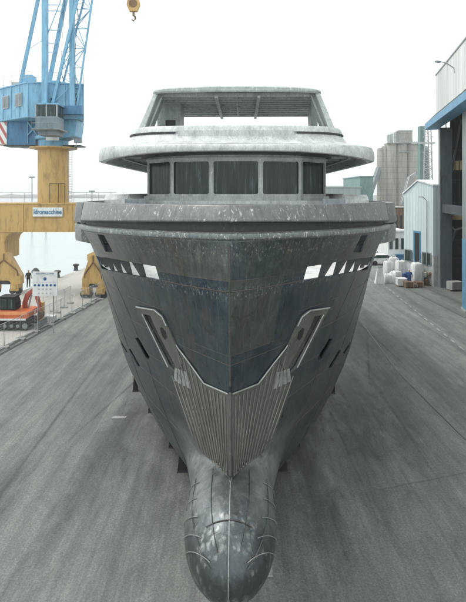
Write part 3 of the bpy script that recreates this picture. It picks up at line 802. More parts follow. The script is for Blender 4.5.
for s in (-1, 1):
    m = mb(); m.hexa([(s*4.12,21.5,12.2),(s*3.85,21.5,12.2),(s*3.85,23.4,12.2),(s*4.12,23.4,12.2)], [(s*3.56,22.2,13.9),(s*3.36,22.2,13.9),(s*3.36,24.0,13.9),(s*3.56,24.0,13.9)])
    lg = sbuild(m, 'top_leg', 'alu', bevel=.03)
    m = mb(); m.tube([(s*3.74,21.9,12.25),(s*3.2,22.4,13.85)], .05); sbuild(m, 'stay', 'alu_dim', lg)
    m = mb(); m.hexa([(s*4.0,26.6,12.2),(s*3.8,26.6,12.2),(s*3.8,27.6,12.2),(s*4.0,27.6,12.2)], [(s*4.0,27.4,13.9),(s*3.8,27.4,13.9),(s*3.8,28.4,13.9),(s*4.0,28.4,13.9)]); sbuild(m, 'top_leg', 'alu')
m = mb()                                                   # stair house at the port side with a door opening
m.box(-3.72,-3.33,24.2,24.28,12.2,13.88); m.box(-2.86,-2.62,24.2,24.28,12.2,13.88); m.box(-3.33,-2.86,24.2,24.28,13.05,13.88); m.box(-2.70,-2.62,24.28,25.6,12.2,13.88); m.box(-3.72,-3.64,24.28,25.6,12.2,13.88)
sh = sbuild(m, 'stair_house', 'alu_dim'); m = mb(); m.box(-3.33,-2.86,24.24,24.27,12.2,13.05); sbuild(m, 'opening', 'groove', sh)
m = mb(); m.box(3.45,3.75,24.2,25.2,12.2,13.88); sbuild(m, 'side_panel', 'alu_dim')
m = mb(); m.box(2.95,3.4,25.0,25.3,12.2,12.7); sbuild(m, 'deck_box', 'alu_dim')
m = mb(); m.tube([(0,24.5,14.15),(0,24.5,14.45)], .03); m.tube([(-.16,24.5,14.5),(-.16,24.5,14.28),(.16,24.5,14.28),(.16,24.5,14.5)], .02); sbuild(m, 'mast', 'galv')
for x in (-.06, .06, 1.35, 1.5): sbuild(mb().tube([(x,29.5,12.2),(x,29.5,13.2)], .02), 'stanchion', 'galv')
m = mb(); m.box(-3.4, 3.4, 36.1, 44, 9.2, 11.3); sbuild(m, 'aft_house', 'alu', bevel=.05)

# stands and blocks under the ship
def stand(x, y, h, label):
    k = .62 if y > 21 else 1
    t = thing('ship_stand', label, 'ship stand', (x, y, 0), 'black steel stands propping the hull')
    m = mb(); m.box(-.2*k,.2*k,-.2*k,.2*k,0,.06); m.build('base', 'dark_steel', t)
    mb().hexa([(a*.19*k,b*.19*k,.06) for a, b in ((-1,-1),(1,-1),(1,1),(-1,1))], [(a*.10*k,b*.10*k,h*.8) for a, b in ((-1,-1),(1,-1),(1,1),(-1,1))]).build('column', 'black', t, bevel=.015)
    mb().tube([(0,0,.3),(0,0,h-.06)], .05).build('screw', 'dark_steel', t)
    mb().box(-.2*k,.2*k,-.2*k,.2*k,h-.06,h).build('pad', 'wood', t)
for (px, py, nm) in ((173,446,'next to the bulb on the left'), (150,412,'third up the left bilge'), (160,424,'second up the left bilge'), (134.5,391,'farthest up the left side, under the turn of bilge'),
                     (182,470,'nearest of all on the left, by the forefoot'), (296,446,'next to the bulb on the right'), (318,412,'third up the right bilge'), (306,424,'second up the right bilge'), (333.5,393,'farthest up the right side, under the turn of bilge'), (283,470,'nearest of all on the right, by the forefoot')):
    p = G(px, py); p.x += .05 if p.x < 0 else -.05; lp = SMi @ p; Yl = lp.y+YS; z = .97
    while z < 3 and fb(z, Yl) < abs(lp.x): z += .02
    if z >= 2.4: z = 1.2
    stand(p.x, p.y, z, 'black steel ship stand '+nm)
for i in range(9):
    y = 15.6+i*3.6; p = SM @ Vector((0, y-YS, 0)); m = mb(); m.box(-.45,.45,-.3,.3,0,.55); 
    t = thing('keel_block', None, 'keel block', p, 'keel blocks under the hull'); t['label'] = 'dark timber and concrete keel block under the keel of the ship'
    m.build('base', 'concrete', t); mb().box(-.4,.4,-.25,.25,.55,.945).build('timber', 'wood', t)

# ------------------------------------------------------------------ harbour crane
CR = Vector((-17.9, 52, 0))
crane = thing('harbour_crane', 'tall harbour crane with blue slewing house and yellow portal, left of the ship', 'crane', CR)
def cb(m, name, mat, par=crane, **kw):
    m.v = [(v[0]-CR.x, v[1]-CR.y, v[2]) for v in m.v]; return m.build(name, mat, par, **kw)
cb(mb().lathe((-17.95,52,0), [(1.5,8.7),(1.5,14.0),(1.55,14.02),(1.55,14.15)], 36), 'column', 'yellow', smooth=True)
m = mb(); m.lathe((-17.95,52,0), [(1.6,13.95),(2.3,14.1),(2.3,14.22),(1.6,14.22)], 36); cb(m, 'slew_flange', 'yellow', smooth=True)
m = mb()                                                   # platform railing under the flange
m.tube([(-17.95+2.25*math.cos(a), 52+2.25*math.sin(a), 14.15) for a in [i*math.pi/16 for i in range(33)]], .04, 6); cb(m, 'platform_edge', 'dark_steel')
m = mb(); m.lathe((-17.95,52,0), [(1.45,14.22),(1.45,14.9),(1.75,15.0),(1.75,15.3),(1.45,15.35),(1.45,16.8)], 28); cb(m, 'slew_ring', 'blue', smooth=True)
for a in [i*math.pi/7 for i in range(14)]: pass
# portal
def arch(Yf, th):
    X = lambda px: (px-CX)*50.5/F; Z = lambda py: EH-(py-HZ)*50.5/F
    out = [(-26,0+5.2),(-26,8.0),(-25.0,8.75),(-11.3,8.75),(-10.9,8.2),(-10.9,3.4),(-13.2,3.4),(-13.4,5.0)]
    cr = [(-13.4-1.0+1.0*math.cos(R(a)), 4.9+1.0*math.sin(R(a))) for a in (0,30,60,90)]
    cl = [(-21.0+1.0*math.cos(R(a)), 4.9+1.0*math.sin(R(a))) for a in (90,120,150,180)]
    out = out[:-1]+cr+cl+[(-22.0,4.0),(-22.0,3.3),(-23.8,3.3),(-24.4,5.2)]
    m = mb(); m.prism([(x, Yf, z) for x, z in out], (0,th,0)); return m
cb(arch(50.2, 3.4), 'portal', 'yellow', bevel=.08)
m = mb()
for x in (-20.3, -15.6): m.box(x, x+.06, 50.12, 50.2, 5.95, 8.7)
m.box(-25, -11.4, 50.1, 50.2, 8.6, 8.72); m.box(-25, -11.4, 50.1, 50.2, 5.92, 6.02); cb(m, 'stiffener', 'yellow')
for (cx, cy, nm) in ((-21.9, 50.0, 0), (-12.9, 48.3, 1)):     # balance beams and wheels
    m = mb(); w = 1.6 if nm == 0 else 1.05
    m.prism([(cx,cy-.3,4.0),(cx+.35,cy-.3,3.9),(cx+w,cy-.3,1.75),(cx+w,cy-.3,.95),(cx+w*.45,cy-.3,.95),(cx+w*.3,cy-.3,1.3),(cx-w*.3,cy-.3,1.3),(cx-w*.45,cy-.3,.95),(cx-w,cy-.3,.95),(cx-w,cy-.3,1.75),(cx-.35,cy-.3,3.9)], (0,.9,0))
    bg = cb(m, 'bogie', 'yellow', bevel=.04)
    m = mb(); m.tube([(cx-w+.25,cy-.38,1.9),(cx-w+.3,cy-.38,2.3),(cx,cy-.38,3.3),(cx+w-.3,cy-.38,2.3),(cx+w-.25,cy-.38,1.8)], .07); m.bar((cx,cy-.36,3.9),(cx,cy-.36,3.3),.08); cb(m, 'pipe', 'wood', bg)
    for k in (-.72, .72):
        m = mb(); q = cx+k*w*.9; m.box(q-.38, q+.38, cy-.5, cy+.7, .35, 1.0); m.box(q-.25,q+.25,cy-.62,cy-.5,.5,.9); cb(m, 'truck', 'yellow', bg, bevel=.03)
        for dx in (-.28, .28): m = mb(); m.tube([(q+dx, cy-.2, .32), (q+dx, cy+.2, .32)], .3, 16); cb(m, 'wheel', 'dark_steel', bg)
    m = mb(); m.box(cx-.5, cx+.5, cy-.2, cy+.4, .95, 1.5); cb(m, 'motor', 'dark_steel', bg)
m = mb(); m.prism([(-12.6,48.0,3.4),(-11.2,50.3,3.4),(-11.2,50.3,4.6),(-12.6,48.0,3.95)], (-1.0,.5,0)); cb(m, 'leg', 'yellow')
# name board on the portal
sb = cb(mb().box(-19.25,-16.38,49.96,50.09,7.42,8.30), 'name_board', 'white', bevel=.03)
lettering('Idromacchine', .62, (-17.815-CR.x, 49.945-CR.y, 7.86), .80, 'blue_dark', sb, .01, .014)
# ladder, landing
m = mb()
for x in (-16.25, -15.85): m.tube([(x,51.2,8.75),(x,51.2,14.1)], .03, 6)
for i in range(22): m.tube([(-16.25,51.2,8.9+i*.24),(-15.85,51.2,8.9+i*.24)], .02, 5)
cb(m, 'ladder', 'galv')
m = mb()
for x in (-17.8, -16.9, -16.3): m.tube([(x,50.35,8.75),(x,50.35,10.6)], .03, 6)
m.tube([(-17.8,50.35,10.6),(-16.3,50.35,10.6)], .03, 6); cb(m, 'landing_rail', 'dark_steel')
m = mb()
for x in [-25+i*1.2 for i in range(13)]:
    if not -19.5 < x < -16.3: m.tube([(x,50.3,8.75),(x,50.3,9.75)], .022, 5)
for z in (9.3, 9.75):
    m.tube([(-25,50.3,z),(-19.5,50.3,z)], .022, 5); m.tube([(-16.1,50.3,z),(-11.3,50.3,z)], .022, 5)
cb(m, 'handrail', 'galv')
m = mb(); m.tube([W(72,150,50),W(76,146,50),W(77,142,50)], .06); m.obox(W(78,143,50), .75, .35, .4, .2); cb(m, 'floodlight', 'grey')
# machinery house
poly = [(-19.3,49.0),(-14.4,50.0),(-15.9,55),(-20.5,58.5),(-26.2,54.2)]
m = mb(); m.hexa([(x,y,16.8) for x, y in poly], [(x,y,20.15) for x, y in poly]); mh = cb(m, 'machinery_house', 'blue', bevel=.06)
m = mb()
for i in range(5):
    a, b = Vector((*poly[i],0)), Vector((*poly[(i+1) % 5],0)); d = (b-a); n = Vector((d.y,-d.x,0)).normalized(); k = int(d.length/1.4)
    for j in range(k+1): p = a+d*j/k+n*.03; m.bar(p+Vector((0,0,16.8)), p+Vector((0,0,20.15)), .07)
    m.bar(a+n*.03+Vector((0,0,16.9)), b+n*.03+Vector((0,0,16.9)), .1); m.bar(a+n*.03+Vector((0,0,20.12)), b+n*.03+Vector((0,0,20.12)), .12)
cb(m, 'wall_ribs', 'blue', mh)
m = mb()
for i in range(5):
    a, b = Vector((*poly[i],20.15)), Vector((*poly[(i+1) % 5],20.15)); 
    for z in (.5, 1.0): m.tube([a+Vector((0,0,z)), b+Vector((0,0,z))], .022, 5)
    k = int((b-a).length/1.3)
    for j in range(k): p = a+(b-a)*j/k; m.tube([p, p+Vector((0,0,1))], .022, 5)
cb(m, 'roof_railing', 'galv', mh)
a, b = Vector((-19.3,49.0,0)), Vector((-26.2,54.2,0)); d = (b-a).normalized(); n = Vector((d.y,-d.x,0)); n = -n if n.y > 0 else n
for s0 in (1.0, 3.3):
    for k in (0, .62):
        p = a+d*(s0+k)+n*.05; fr = cb(mb().prism([p+Vector((0,0,18.0)), p+d*.5+Vector((0,0,18.0)), p+d*.5+Vector((0,0,19.25)), p+Vector((0,0,19.25))], n*.06), 'window', 'galv', mh)
        p = p+n*.065; cb(mb().prism([p+d*.07+Vector((0,0,18.08)), p+d*.43+Vector((0,0,18.08)), p+d*.43+Vector((0,0,19.17)), p+d*.07+Vector((0,0,19.17))], n*.01), 'shutter', 'grey', mh)
cb(mb().box(-17.3,-16.9,49.3,49.42,17.9,18.7), 'window', 'cab_glass', mh)
cb(mb().box(-15.6,-14.8,49.66,49.86,18.2,19.2), 'window', 'cab_glass', mh)
cb(mb().box(-20.6,-19.7,51,52.2,20.15,21.3), 'roof_vent', 'blue', mh, bevel=.03); cb(mb().box(-22.4,-21.6,52.5,53.5,20.15,20.9), 'roof_vent', 'galv', mh, bevel=.03); cb(mb().box(-18.6,-16.9,50.4,51.6,20.15,20.6), 'roof_vent', 'blue', mh, bevel=.03)
# lower housing and counterweight
m = mb(); m.prism([(-22.4,51.6,14.45),(-19.6,51.6,14.45),(-19.6,51.6,16.8),(-22.4,51.6,16.8)], (0,4,0)); cb(m, 'lower_housing', 'blue_dark')
m = mb(); m.box(-22.42,-22.36,51.5,55.6,14.45,16.8); m.box(-20.4,-20.3,51.45,51.6,14.6,16.8); m.bar((-20.3,51.4,16.7),(-19.0,51.4,14.9),.12); m.bar((-19.1,51.4,16.7),(-20.3,51.4,15.4),.1); cb(m, 'housing_frame', 'blue')
m = mb(); m.prism([(-25.4,52.6,14.6),(-22.45,51.8,14.6),(-22.45,51.8,16.78),(-25.4,52.6,16.78)], (.4,1.8,0)); cb(m, 'counterweight', 'hazard')
m = mb(); m.box(-22.6,-15,51.2,53,14.3,14.42); cb(m, 'walkway', 'dark_steel')
m = mb(); m.prism([(-16.9,50.4,15.0),(-15.3,50.4,15.2),(-15.1,50.4,16.8),(-16.9,50.4,16.8)], (0,2.4,0)); cb(m, 'side_housing', 'blue', bevel=.04)
# driver's cab
cab = cb(mb().box(-17.95,-15.95,47.2,49.2,15.55,16.65), 'driver_cab', 'cab_grey', bevel=.04)
cb(mb().box(-18.0,-15.9,47.15,49.2,17.72,17.86), 'cab_roof', 'blue', cab)
for x in (-17.9, -16.95, -16.0): cb(mb().box(x-.05,x+.05,47.2,47.3,16.65,17.72), 'pillar', 'galv', cab)
cb(mb().box(-17.88,-16.02,47.25,49.1,16.64,17.7), 'pane', 'cab_glass', cab)
m = mb(); m.box(-18.2,-15.7,46.9,49.3,15.42,15.54)
for x in (-18.2,-17.4,-16.55,-15.7): m.tube([(x,46.9,15.5),(x,46.9,16.5)], .025, 5)
m.tube([(-18.2,46.9,16.5),(-15.7,46.9,16.5)], .025, 5); m.tube([(-18.2,46.9,16.0),(-15.7,46.9,16.0)], .025, 5); m.box(-17.8,-16.1,47.6,49.4,15.0,15.42); cb(m, 'cab_platform', 'grey', cab)
m = mb(); m.box(-18.0,-16.75,50.0,50.1,14.75,15.6); cb(m, 'notice_plate', 'white')
# boom, gantry frame and bracing
def ln(x0, y0, x1, y1, Y0, Y1, ext=1.5): 
    a = W(x0, y0, Y0); b = W(x1, y1, Y1); return a, a+(b-a)*ext
chords = {}
for nm, args, w in (('a', (20.5,84,38,0,52.5,52.0), .30), ('b', (45,108,45,0,48.8,48.8), .50), ('c', (49,84,65.5,0,54,52.5), .36), ('d', (53,103,77,0,49.2,48.6), .26), ('e', (72.8,107,72,0,49.5,49.5), .46), ('f', (77,107,92.3,0,49.7,49.2), .16), ('g', (60,96,84,0,51.5,50.5), .16)):
    a, b = ln(*args, 1.28); chords[nm] = (a, b); cb(mb().bar(a, b, w), 'boom_chord' if nm in 'dfge' else 'gantry_leg', 'blue')
def lace(p, q, n, w, name):
    m = mb(); (a0, a1), (b0, b1) = chords[p], chords[q]
    for i in range(n):
        t0, t1 = i/n, (i+1)/n; A = a0.lerp(a1, t0); B = b0.lerp(b1, t1) ; m.bar(a0.lerp(a1, t0) if i % 2 == 0 else b0.lerp(b1, t0), b0.lerp(b1, t1) if i % 2 == 0 else a0.lerp(a1, t1), w); m.bar(a0.lerp(a1, t1), b0.lerp(b1, t1), w*.9)
    cb(m, name, 'blue')
lace('e','f',7,.07,'boom_lacing'); lace('d','g',8,.07,'boom_lacing'); lace('g','f',7,.06,'boom_lacing'); lace('d','e',6,.06,'boom_lacing')
m = mb()
for y in (5, 11, 30, 43, 52): 
    (b0, b1), (c0, c1) = chords['b'], chords['c']; t = (108-y)/108/1.28; m.bar(b0.lerp(b1, t), c0.lerp(c1, max(0, (84-y)/84/1.28)), .10)
(a0, a1) = chords['a']; m.tube([a0.lerp(a1, .32), chords['b'][0].lerp(chords['b'][1], .50)], .03, 5); m.tube([W(24,50,52.3), W(83,52,50)], .02, 5); m.tube([W(47,36,48.8), W(61,0,50)], .05, 5)
cb(m, 'bracing', 'blue')
m = mb(); m.box(-16.6,-14.25,49.1,49.75,17.15,17.95); cb(m, 'boom_heel_beam', 'blue_dark')
m = mb(); m.box(-18.4,-13.6,48.4,52.8,27.9+4.2,28.3+4.2); cb(m, 'boom_head', 'blue')
m = mb()
for p in (W(67,0,50), W(81,0,49)): m.tube([p+Vector((0,0,4)), Vector((p.x-.9,p.y+.6,20.2))], .02, 5)
cb(m, 'hoist_rope', 'dark_steel')

# hook block hanging from a crane above the picture
p = W(133.5, 8, 40)
hk = thing('hook_block', 'small yellow crane hook block hanging in the sky above the ship', 'crane hook', p)
m = mb(); m.prism([(-.42,-.15,.75),(.42,-.15,.75),(.52,-.15,.2),(.30,-.15,-.3),(-.30,-.15,-.3),(-.52,-.15,.2)], (0,.3,0)); m.build('sheave_case', 'yellow', hk, bevel=.03)
m = mb(); m.tube([(0,-.2,.3),(0,.2,.3)], .3, 18); m.build('sheave', 'wood', hk)
m = mb(); m.tube([(0,0,-.3),(0,0,-.6)], .09); m.tube([(0,0,-.58),(.12,0,-.68),(.14,0,-.85),(.02,0,-1.0),(-.12,0,-.92),(-.15,0,-.8)], [.07,.08,.08,.07,.05,.02]); m.build('hook', 'wood', hk, smooth=True)
m = mb()
for x in (-.3, .3): m.tube([(x,0,.7),(x,0,9)], .02, 5)
m.build('hoist_rope', 'dark_steel', hk)

# ------------------------------------------------------------------ left foreground: board, fence, excavator
p = G(45, 333); Yb = p.y
bd = thing('safety_board', 'white site safety board with rows of round blue pictograms, beside the excavator', 'sign', p)
k = Yb/F; zt = EH-(271.5-HZ)*k; zb = EH-(296-HZ)*k; w = 24.8*k
bpnl = mb().box(-w/2, w/2, -.02, .02, zb, zt).build('panel', 'white', bd)
for x in (-w/2+.35, w/2-.3): mb().tube([(x,.05,0),(x,.05,zt-.1)], .035).build('post', 'galv', bd)
def mark(nm, sh, x, z, r, mat):
    m = mb()
    if sh == 'o': pts = [(x+r*math.cos(a), -.024, z+r*math.sin(a)) for a in [i*math.pi/8 for i in range(16)]]
    elif sh == 't': pts = [(x-r,-.024,z-r*.8),(x+r,-.024,z-r*.8),(x,-.024,z+r)]
    else: pts = [(x-r,-.024,z-sh/2),(x+r,-.024,z-sh/2),(x+r,-.024,z+sh/2),(x-r,-.024,z+sh/2)]
    m.prism(pts, (0,-.006,0)); m.build(nm, mat, bpnl)
H = zt-zb
M['sign_blue'] = paint('sign_blue', (.07,.16,.38), .1, .5); M['sign_grey'] = paint('sign_grey', (.42,.45,.48), .1, .5); M['sign_amber'] = paint('sign_amber', (.62,.50,.25), .1, .5)
lettering('IDROMACCHINE', H*.085, (0,-.03,zt-H*.09), 1.15, 'sign_blue', bpnl, .004)
mark('rule', .01, 0, zt-H*.17, w*.46, 'sign_grey'); mark('rule', .01, 0, zt-H*.44, w*.46, 'sign_grey')
mark('emblem', 'o', 0, zt-H*.30, .12, 'sign_blue'); mark('emblem', 't', .03, zt-H*.30, .06, 'white')
for i in range(6): mark('pictogram', 'o', -w*.40+i*w*.16, zt-H*.56, .088, 'sign_blue')
for i in range(6): mark('symbol', .07, -w*.40+i*w*.16, zt-H*.56-.002, .028, 'white')
for i in range(4): mark('pictogram', .10, -w*.24+i*w*.155, zt-H*.72, .065, 'sign_grey')
for i in range(4): mark('pictogram', 't', -w*.24+i*w*.155, zt-H*.88, .07, 'sign_amber' if i % 2 else 'sign_grey')

A = G(-14, 357); B = G(100, 299.5); d = (B-A).normalized(); L = (B-A).length; n_f = 9; ang = math.atan2(d.y, d.x)
def fence():
    t = thing('fence_panel', 'x', 'fence', (0,0,0), 'mesh barrier panels beside the crane rail'); w = L/n_f-.12; h = 1.55
    m = mb(); m.tube([(0,0,.12),(0,0,h),(w,0,h),(w,0,.12),(0,0,.12)], .022, 6); m.build('frame', 'galv', t)
    m = mb()
    for i in range(1, 16): m.tube([(w*i/16,0,.13),(w*i/16,0,h)], .004, 4)
    for i in range(1, 8): m.tube([(0,0,.12+i*.19),(w,0,.12+i*.19)], .004, 4)
    m.build('mesh', 'galv', t)
    for x in (0, w): m = mb(); m.box(x-.11,x+.11,-.3,.3,0,.13); m.build('foot', 'concrete', t, bevel=.02)
    return t
f0 = fence(); desc = ['nearest the camera, cut by the left picture edge', 'second from the near end, before the excavator tracks', 'third from the near end, before the excavator blade', 'fourth from the near end, below the safety board', 'middle one, just right of the safety board posts', 'fourth from the far end', 'third from the far end', 'second from the far end', 'farthest one, next to the yellow crane truck']
for i in range(n_f):
    pp = A+d*(L*i/n_f)+Vector((0,0,0)); lab = 'low grey mesh barrier panel, '+desc[i]; rz = ang+random.uniform(-.05, .05)
    if i == 0: f0.location = pp; f0.rotation_euler.z = rz; f0['label'] = lab
    else: copy_tree(f0, lab, pp, rz)
A2 = G(40, 333); B2 = G(84, 303)
for i, (px, py) in enumerate(((43,318),(54,312),(64,308))):
    copy_tree(f0, 'grey mesh barrier panel of the back row, '+['by the board post','in the middle','at the far end'][i], G(px,py)+Vector((0,0,.006)), ang+.15*(i-1))

# excavator
ex = thing('excavator', 'small orange and white tracked excavator with raised boom, behind the mesh barrier', 'excavator', G(14, 331)+Vector((-.2,1.0,0)), rz=0)
for y in (-.75, .75):
    m = mb(); prof_ = [(-1.25,.30),(-1.05,.06),(1.05,.06),(1.25,.30),(1.2,.55),(1.0,.66),(-1.0,.66),(-1.2,.55)]
    m.prism([(x,y-.2,z) for x, z in prof_], (0,.4,0)); tr = m.build('track', 'black', ex, bevel=.03)
    for x in (-.95,-.45,0,.45,.95): mb().tube([(x,y-.24,.33),(x,y+.24,.33)], .19 if abs(x) > .9 else .12, 14).build('roller', 'grey', tr)
mb().box(-.9,.9,-.55,.55,.35,.72).build('undercarriage', 'dark_steel', ex)
bl = mb(); bl.prism([(1.75,-1.0,.05),(1.85,-1.0,.08),(1.8,-1.0,.55),(1.7,-1.0,.5)], (0,2,0)); bl.bar((.8,-.4,.4),(1.75,-.5,.3),.1); bl.bar((.8,.4,.4),(1.75,.5,.3),.1); bl.build('blade', 'grey', ex)
m = mb(); m.prism([(-1.35,-.95,.78),(1.0,-.95,.78),(1.25,-.95,.95),(1.2,-.95,1.32),(-.2,-.95,1.42),(-1.3,-.95,1.42),(-1.5,-.95,1.1)], (0,1.9,0)); bo = m.build('body', 'orange', ex, bevel=.05)
mb().box(-1.3,1.1,-.975,-.955,1.12,1.34).build('side_stripe', 'orange_light', bo)
mb().box(-1.2,1.0,-.965,-.94,.72,.86).build('skirt', 'white', bo)
m = mb(); m.prism([(-.85,-.9,1.43),(.25,-.9,1.43),(.25,-.9,1.9),(.12,-.9,2.3),(-.85,-.9,2.3)], (0,1.0,0)); cbn = m.build('cab', 'black', ex, bevel=.04)
mb().box(-.9,.2,-.95,.15,2.30,2.38).build('cab_roof', 'black', cbn)
mb().box(-.74,-.35,-.93,-.91,1.55,2.2).build('pane', 'cab_glass', cbn); mb().box(-.24,.08,-.93,-.91,1.55,2.18).build('pane', 'cab_glass', cbn)
mb().box(-1.25,-.3,.2,.92,1.42,1.9).build('engine_cover', 'orange', ex, bevel=.06)
def tapered(pts, ws, th, mat, name, par):
    m = mb(); up = []; dn = []
    for i, (x, z) in enumerate(pts):
        a = pts[max(0,i-1)]; b = pts[min(len(pts)-1,i+1)]; t = Vector((b[0]-a[0], b[1]-a[1])).normalized(); nx, nz = -t.y, t.x
        up.append((x+nx*ws[i], z+nz*ws[i])); dn.append((x-nx*ws[i], z-nz*ws[i]))
    m.prism([(x,.1,z) for x, z in up+dn[::-1]], (0,th,0)); return m.build(name, mat, par, bevel=.02)
bm1 = tapered([(.50,1.1),(.48,1.75),(.68,2.3),(1.0,2.58),(1.2,2.55)], [.15,.15,.17,.13,.08], .26, 'boom_red', 'boom', ex)
mb().tube([(.7,.22,1.2),(.95,.22,2.3)], .06).build('hydraulic_ram', 'galv', bm1); mb().tube([(.7,.22,2.55),(1.05,.22,2.78)], .05).build('hydraulic_ram', 'galv', bm1)
ar = tapered([(1.02,2.75),(1.3,2.4),(1.5,1.7),(1.58,1.1)], [.08,.14,.12,.07], .2, 'boom_red', 'dipper', ex)
m = mb(); m.prism([(1.6,-.15,1.2),(1.8,-.15,1.05),(1.8,-.15,.7),(1.55,-.15,.5),(1.3,-.15,.7),(1.45,-.15,.8),(1.5,-.15,1.05)], (0,.65,0)); m.build('bucket', 'rust', ex, bevel=.02)

# small tool cart beyond the board, bollards on the quay edge
t = thing('site_cabinet', 'small yellow post cabinet with white crate, right of the safety board', 'cabinet', G(42,322))
mb().box(-.15,.15,-.15,.15,0,1.5).build('body', 'yellow', t, bevel=.02); m = mb(); m.box(.2,1.0,-.3,.3,.05,.5); m.build('crate', 'white', t, bevel=.02)
def person(px, py, h, label, mat='dark_steel', rz=0, legs='dark_steel', arms=0):
    """one continuous skinned body, clothing as surface colours"""
    o_ = px if isinstance(px, Vector) else G(px, py); t = thing('person', label, 'person', o_, rz=rz)
    s = h/1.75
    V = [(0,0,.95,.13),(0,0,1.15,.15),(0,0,1.38,.16),(0,0,1.5,.06),(0,.0,1.60,.075),(0,0,1.70,.08),
         (.1,0,.9,.10),(.11,.02,.5,.07),(.12,0,.08,.05),(.13,-.14,.04,.04),(-.1,0,.9,.10),(-.11,-.04,.5,.07),(-.13,.03,.08,.05),(-.13,-.11,.04,.04),
         (.2,0,1.42,.06),(.25,.02,1.15,.045),(.24,-.12-arms,.95+arms,.035),(.24,-.19-arms,.90+arms,.03),(-.2,0,1.42,.06),(-.26,.02,1.15,.045),(-.24,-.10,.93,.035),(-.24,-.14,.86,.03)]
    E = [(0,1),(1,2),(2,3),(3,4),(4,5),(0,6),(6,7),(7,8),(8,9),(0,10),(10,11),(11,12),(12,13),(2,14),(14,15),(15,16),(16,17),(2,18),(18,19),(19,20),(20,21)]
    me = bpy.data.meshes.new('body'); me.from_pydata([(x*s,y*s,z*s) for x, y, z, r in V], E, [])
    ob = bpy.data.objects.new('body', me); C.objects.link(ob); ob.parent = t
    sk = ob.modifiers.new('skin', 'SKIN'); me.skin_vertices.new() if not me.skin_vertices else None
    for i, v in enumerate(V): me.skin_vertices[0].data[i].radius = (v[3]*s, v[3]*s)
    me.skin_vertices[0].data[0].use_root = True
    ob.modifiers.new('smooth', 'SUBSURF').levels = 1
    bpy.context.view_layer.update(); ev = ob.evaluated_get(bpy.context.evaluated_depsgraph_get()); m2 = bpy.data.meshes.new_from_object(ev); ob.modifiers.clear(); ob.data = m2
    for mm in (mat, legs, 'skin'): m2.materials.append(M[mm])
    for p in m2.polygons:
        z = p.center.z/s; p.use_smooth = True
        p.material_index = 2 if (z > 1.5 or (abs(p.center.x) > .2*s and z < .95)) else (1 if z < .93 else 0)
    m = mb(); m.lathe((0,.01*s,1.68*s), [(.105*s,0),(.105*s,.05*s),(.07*s,.1*s),(.01*s,.115*s)], 12); m.build('hard_hat', 'white', t, smooth=True)
    return t
def bollard(px, py, label, Y=None):
    t = tag(mb().lathe((0,0,0), [(.35,0),(.28,.1),(.22,.5),(.38,.62),(.38,.78),(.2,.85)], 16).build('mooring_bollard', 'dark_steel', None, smooth=True), label, 'bollard', 'bollards along the quay edge'); t.location = G(px, py); return t
bollard(57.5, 277.5, 'black mooring bollard on the quay edge, just right of the safety board'); bollard(36, 284, 'black mooring bollard on the quay edge, behind the safety board'); bollard(76,270.5, 'black mooring bollard on the quay edge, far one close to the hull')
person(28.5, 287.5, 1.8, 'person in dark workwear and white helmet standing beside the crane wheels', 'dark_steel', R(30))
p = W(35.5, 274, 66); 
bt = thing('mooring_post', 'dark capped post rising from the water just above the safety board', 'post', (p.x, p.y, -3))
mb().tube([(0,0,0),(0,0,2.6)], .3, 12).build('pile', 'wood', bt); mb().lathe((0,0,2.6), [(.5,0),(.5,.25),(.2,.6)], 12).build('cap', 'dark_steel', bt)

# ------------------------------------------------------------------ hangar on the right
FO = Vector((21.2,53.3,0)); FD = Vector((-.204,-1,0)).normalized(); FN = Vector((-1,.204,0)).normalized()     # FD towards the camera, FN outward
hang = thing('hangar', 'large shipyard hangar with blue canopy and open dark doorway at the right edge', 'hangar', FO)
def hbx(a0, a1, n0, n1, z0, z1):
    P = lambda a, n, z: FD*a+FN*n+Vector((0,0,z)); return mb().hexa([P(a0,n0,z0),P(a1,n0,z0),P(a1,n1,z0),P(a0,n1,z0)], [P(a0,n0,z1),P(a1,n0,z1),P(a1,n1,z1),P(a0,n1,z1)])
hbx(-2.2,40,-.3,0,17.4,22.2).build('upper_cladding', 'corr_white', hang)
hbx(-2.25,40,-.35,.06,22.2,22.36).build('roof_edge', 'grey', hang)
hbx(-1.5,40,.0,1.25,16.35,17.0).build('canopy', 'blue_column', hang, bevel=.03)
hbx(-1.5,40,-.25,1.15,17.0,17.06).build('canopy_deck', 'grey', hang)
m = mb(); m2 = mb()
for i in range(19):
    a = -1.2+i*2.1; m.bar(FD*a+FN*1.2+Vector((0,0,17.0)), FD*a+FN*.05+Vector((0,0,18.1)), .06)
m.build('canopy_stay', 'grey', hang)
hbx(-.8,.0,-1.2,0,0,16.4).build('column', 'blue_grey', hang, bevel=.02)
m = hbx(-.85,.05,-.05,.05,0,16.4); m.build('column_flange', 'galv', hang)
hbx(10.1,11.6,-.8,.05,8.4-2.5,16.4).build('column', 'grey', hang); hbx(10.1,11.6,-.82,.07,.15,5.9).build('column_foot', 'blue_column', hang); hbx(10.0,11.7,-.9,.15,0,.15).build('plinth', 'concrete', hang)
hbx(11.6,40,-.3,.0,0,16.4).build('front_cladding', 'corr_white', hang)
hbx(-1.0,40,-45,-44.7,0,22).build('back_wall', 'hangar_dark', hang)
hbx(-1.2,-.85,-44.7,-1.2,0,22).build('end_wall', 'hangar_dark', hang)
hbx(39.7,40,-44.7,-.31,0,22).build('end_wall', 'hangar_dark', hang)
hbx(-2.2,40,-45,-.31,22.0,22.19).build('roof', 'grey', hang)
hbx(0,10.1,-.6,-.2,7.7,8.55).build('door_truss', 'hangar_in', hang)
m = mb()
P = lambda a, n, z: FD*a+FN*n+Vector((0,0,z))
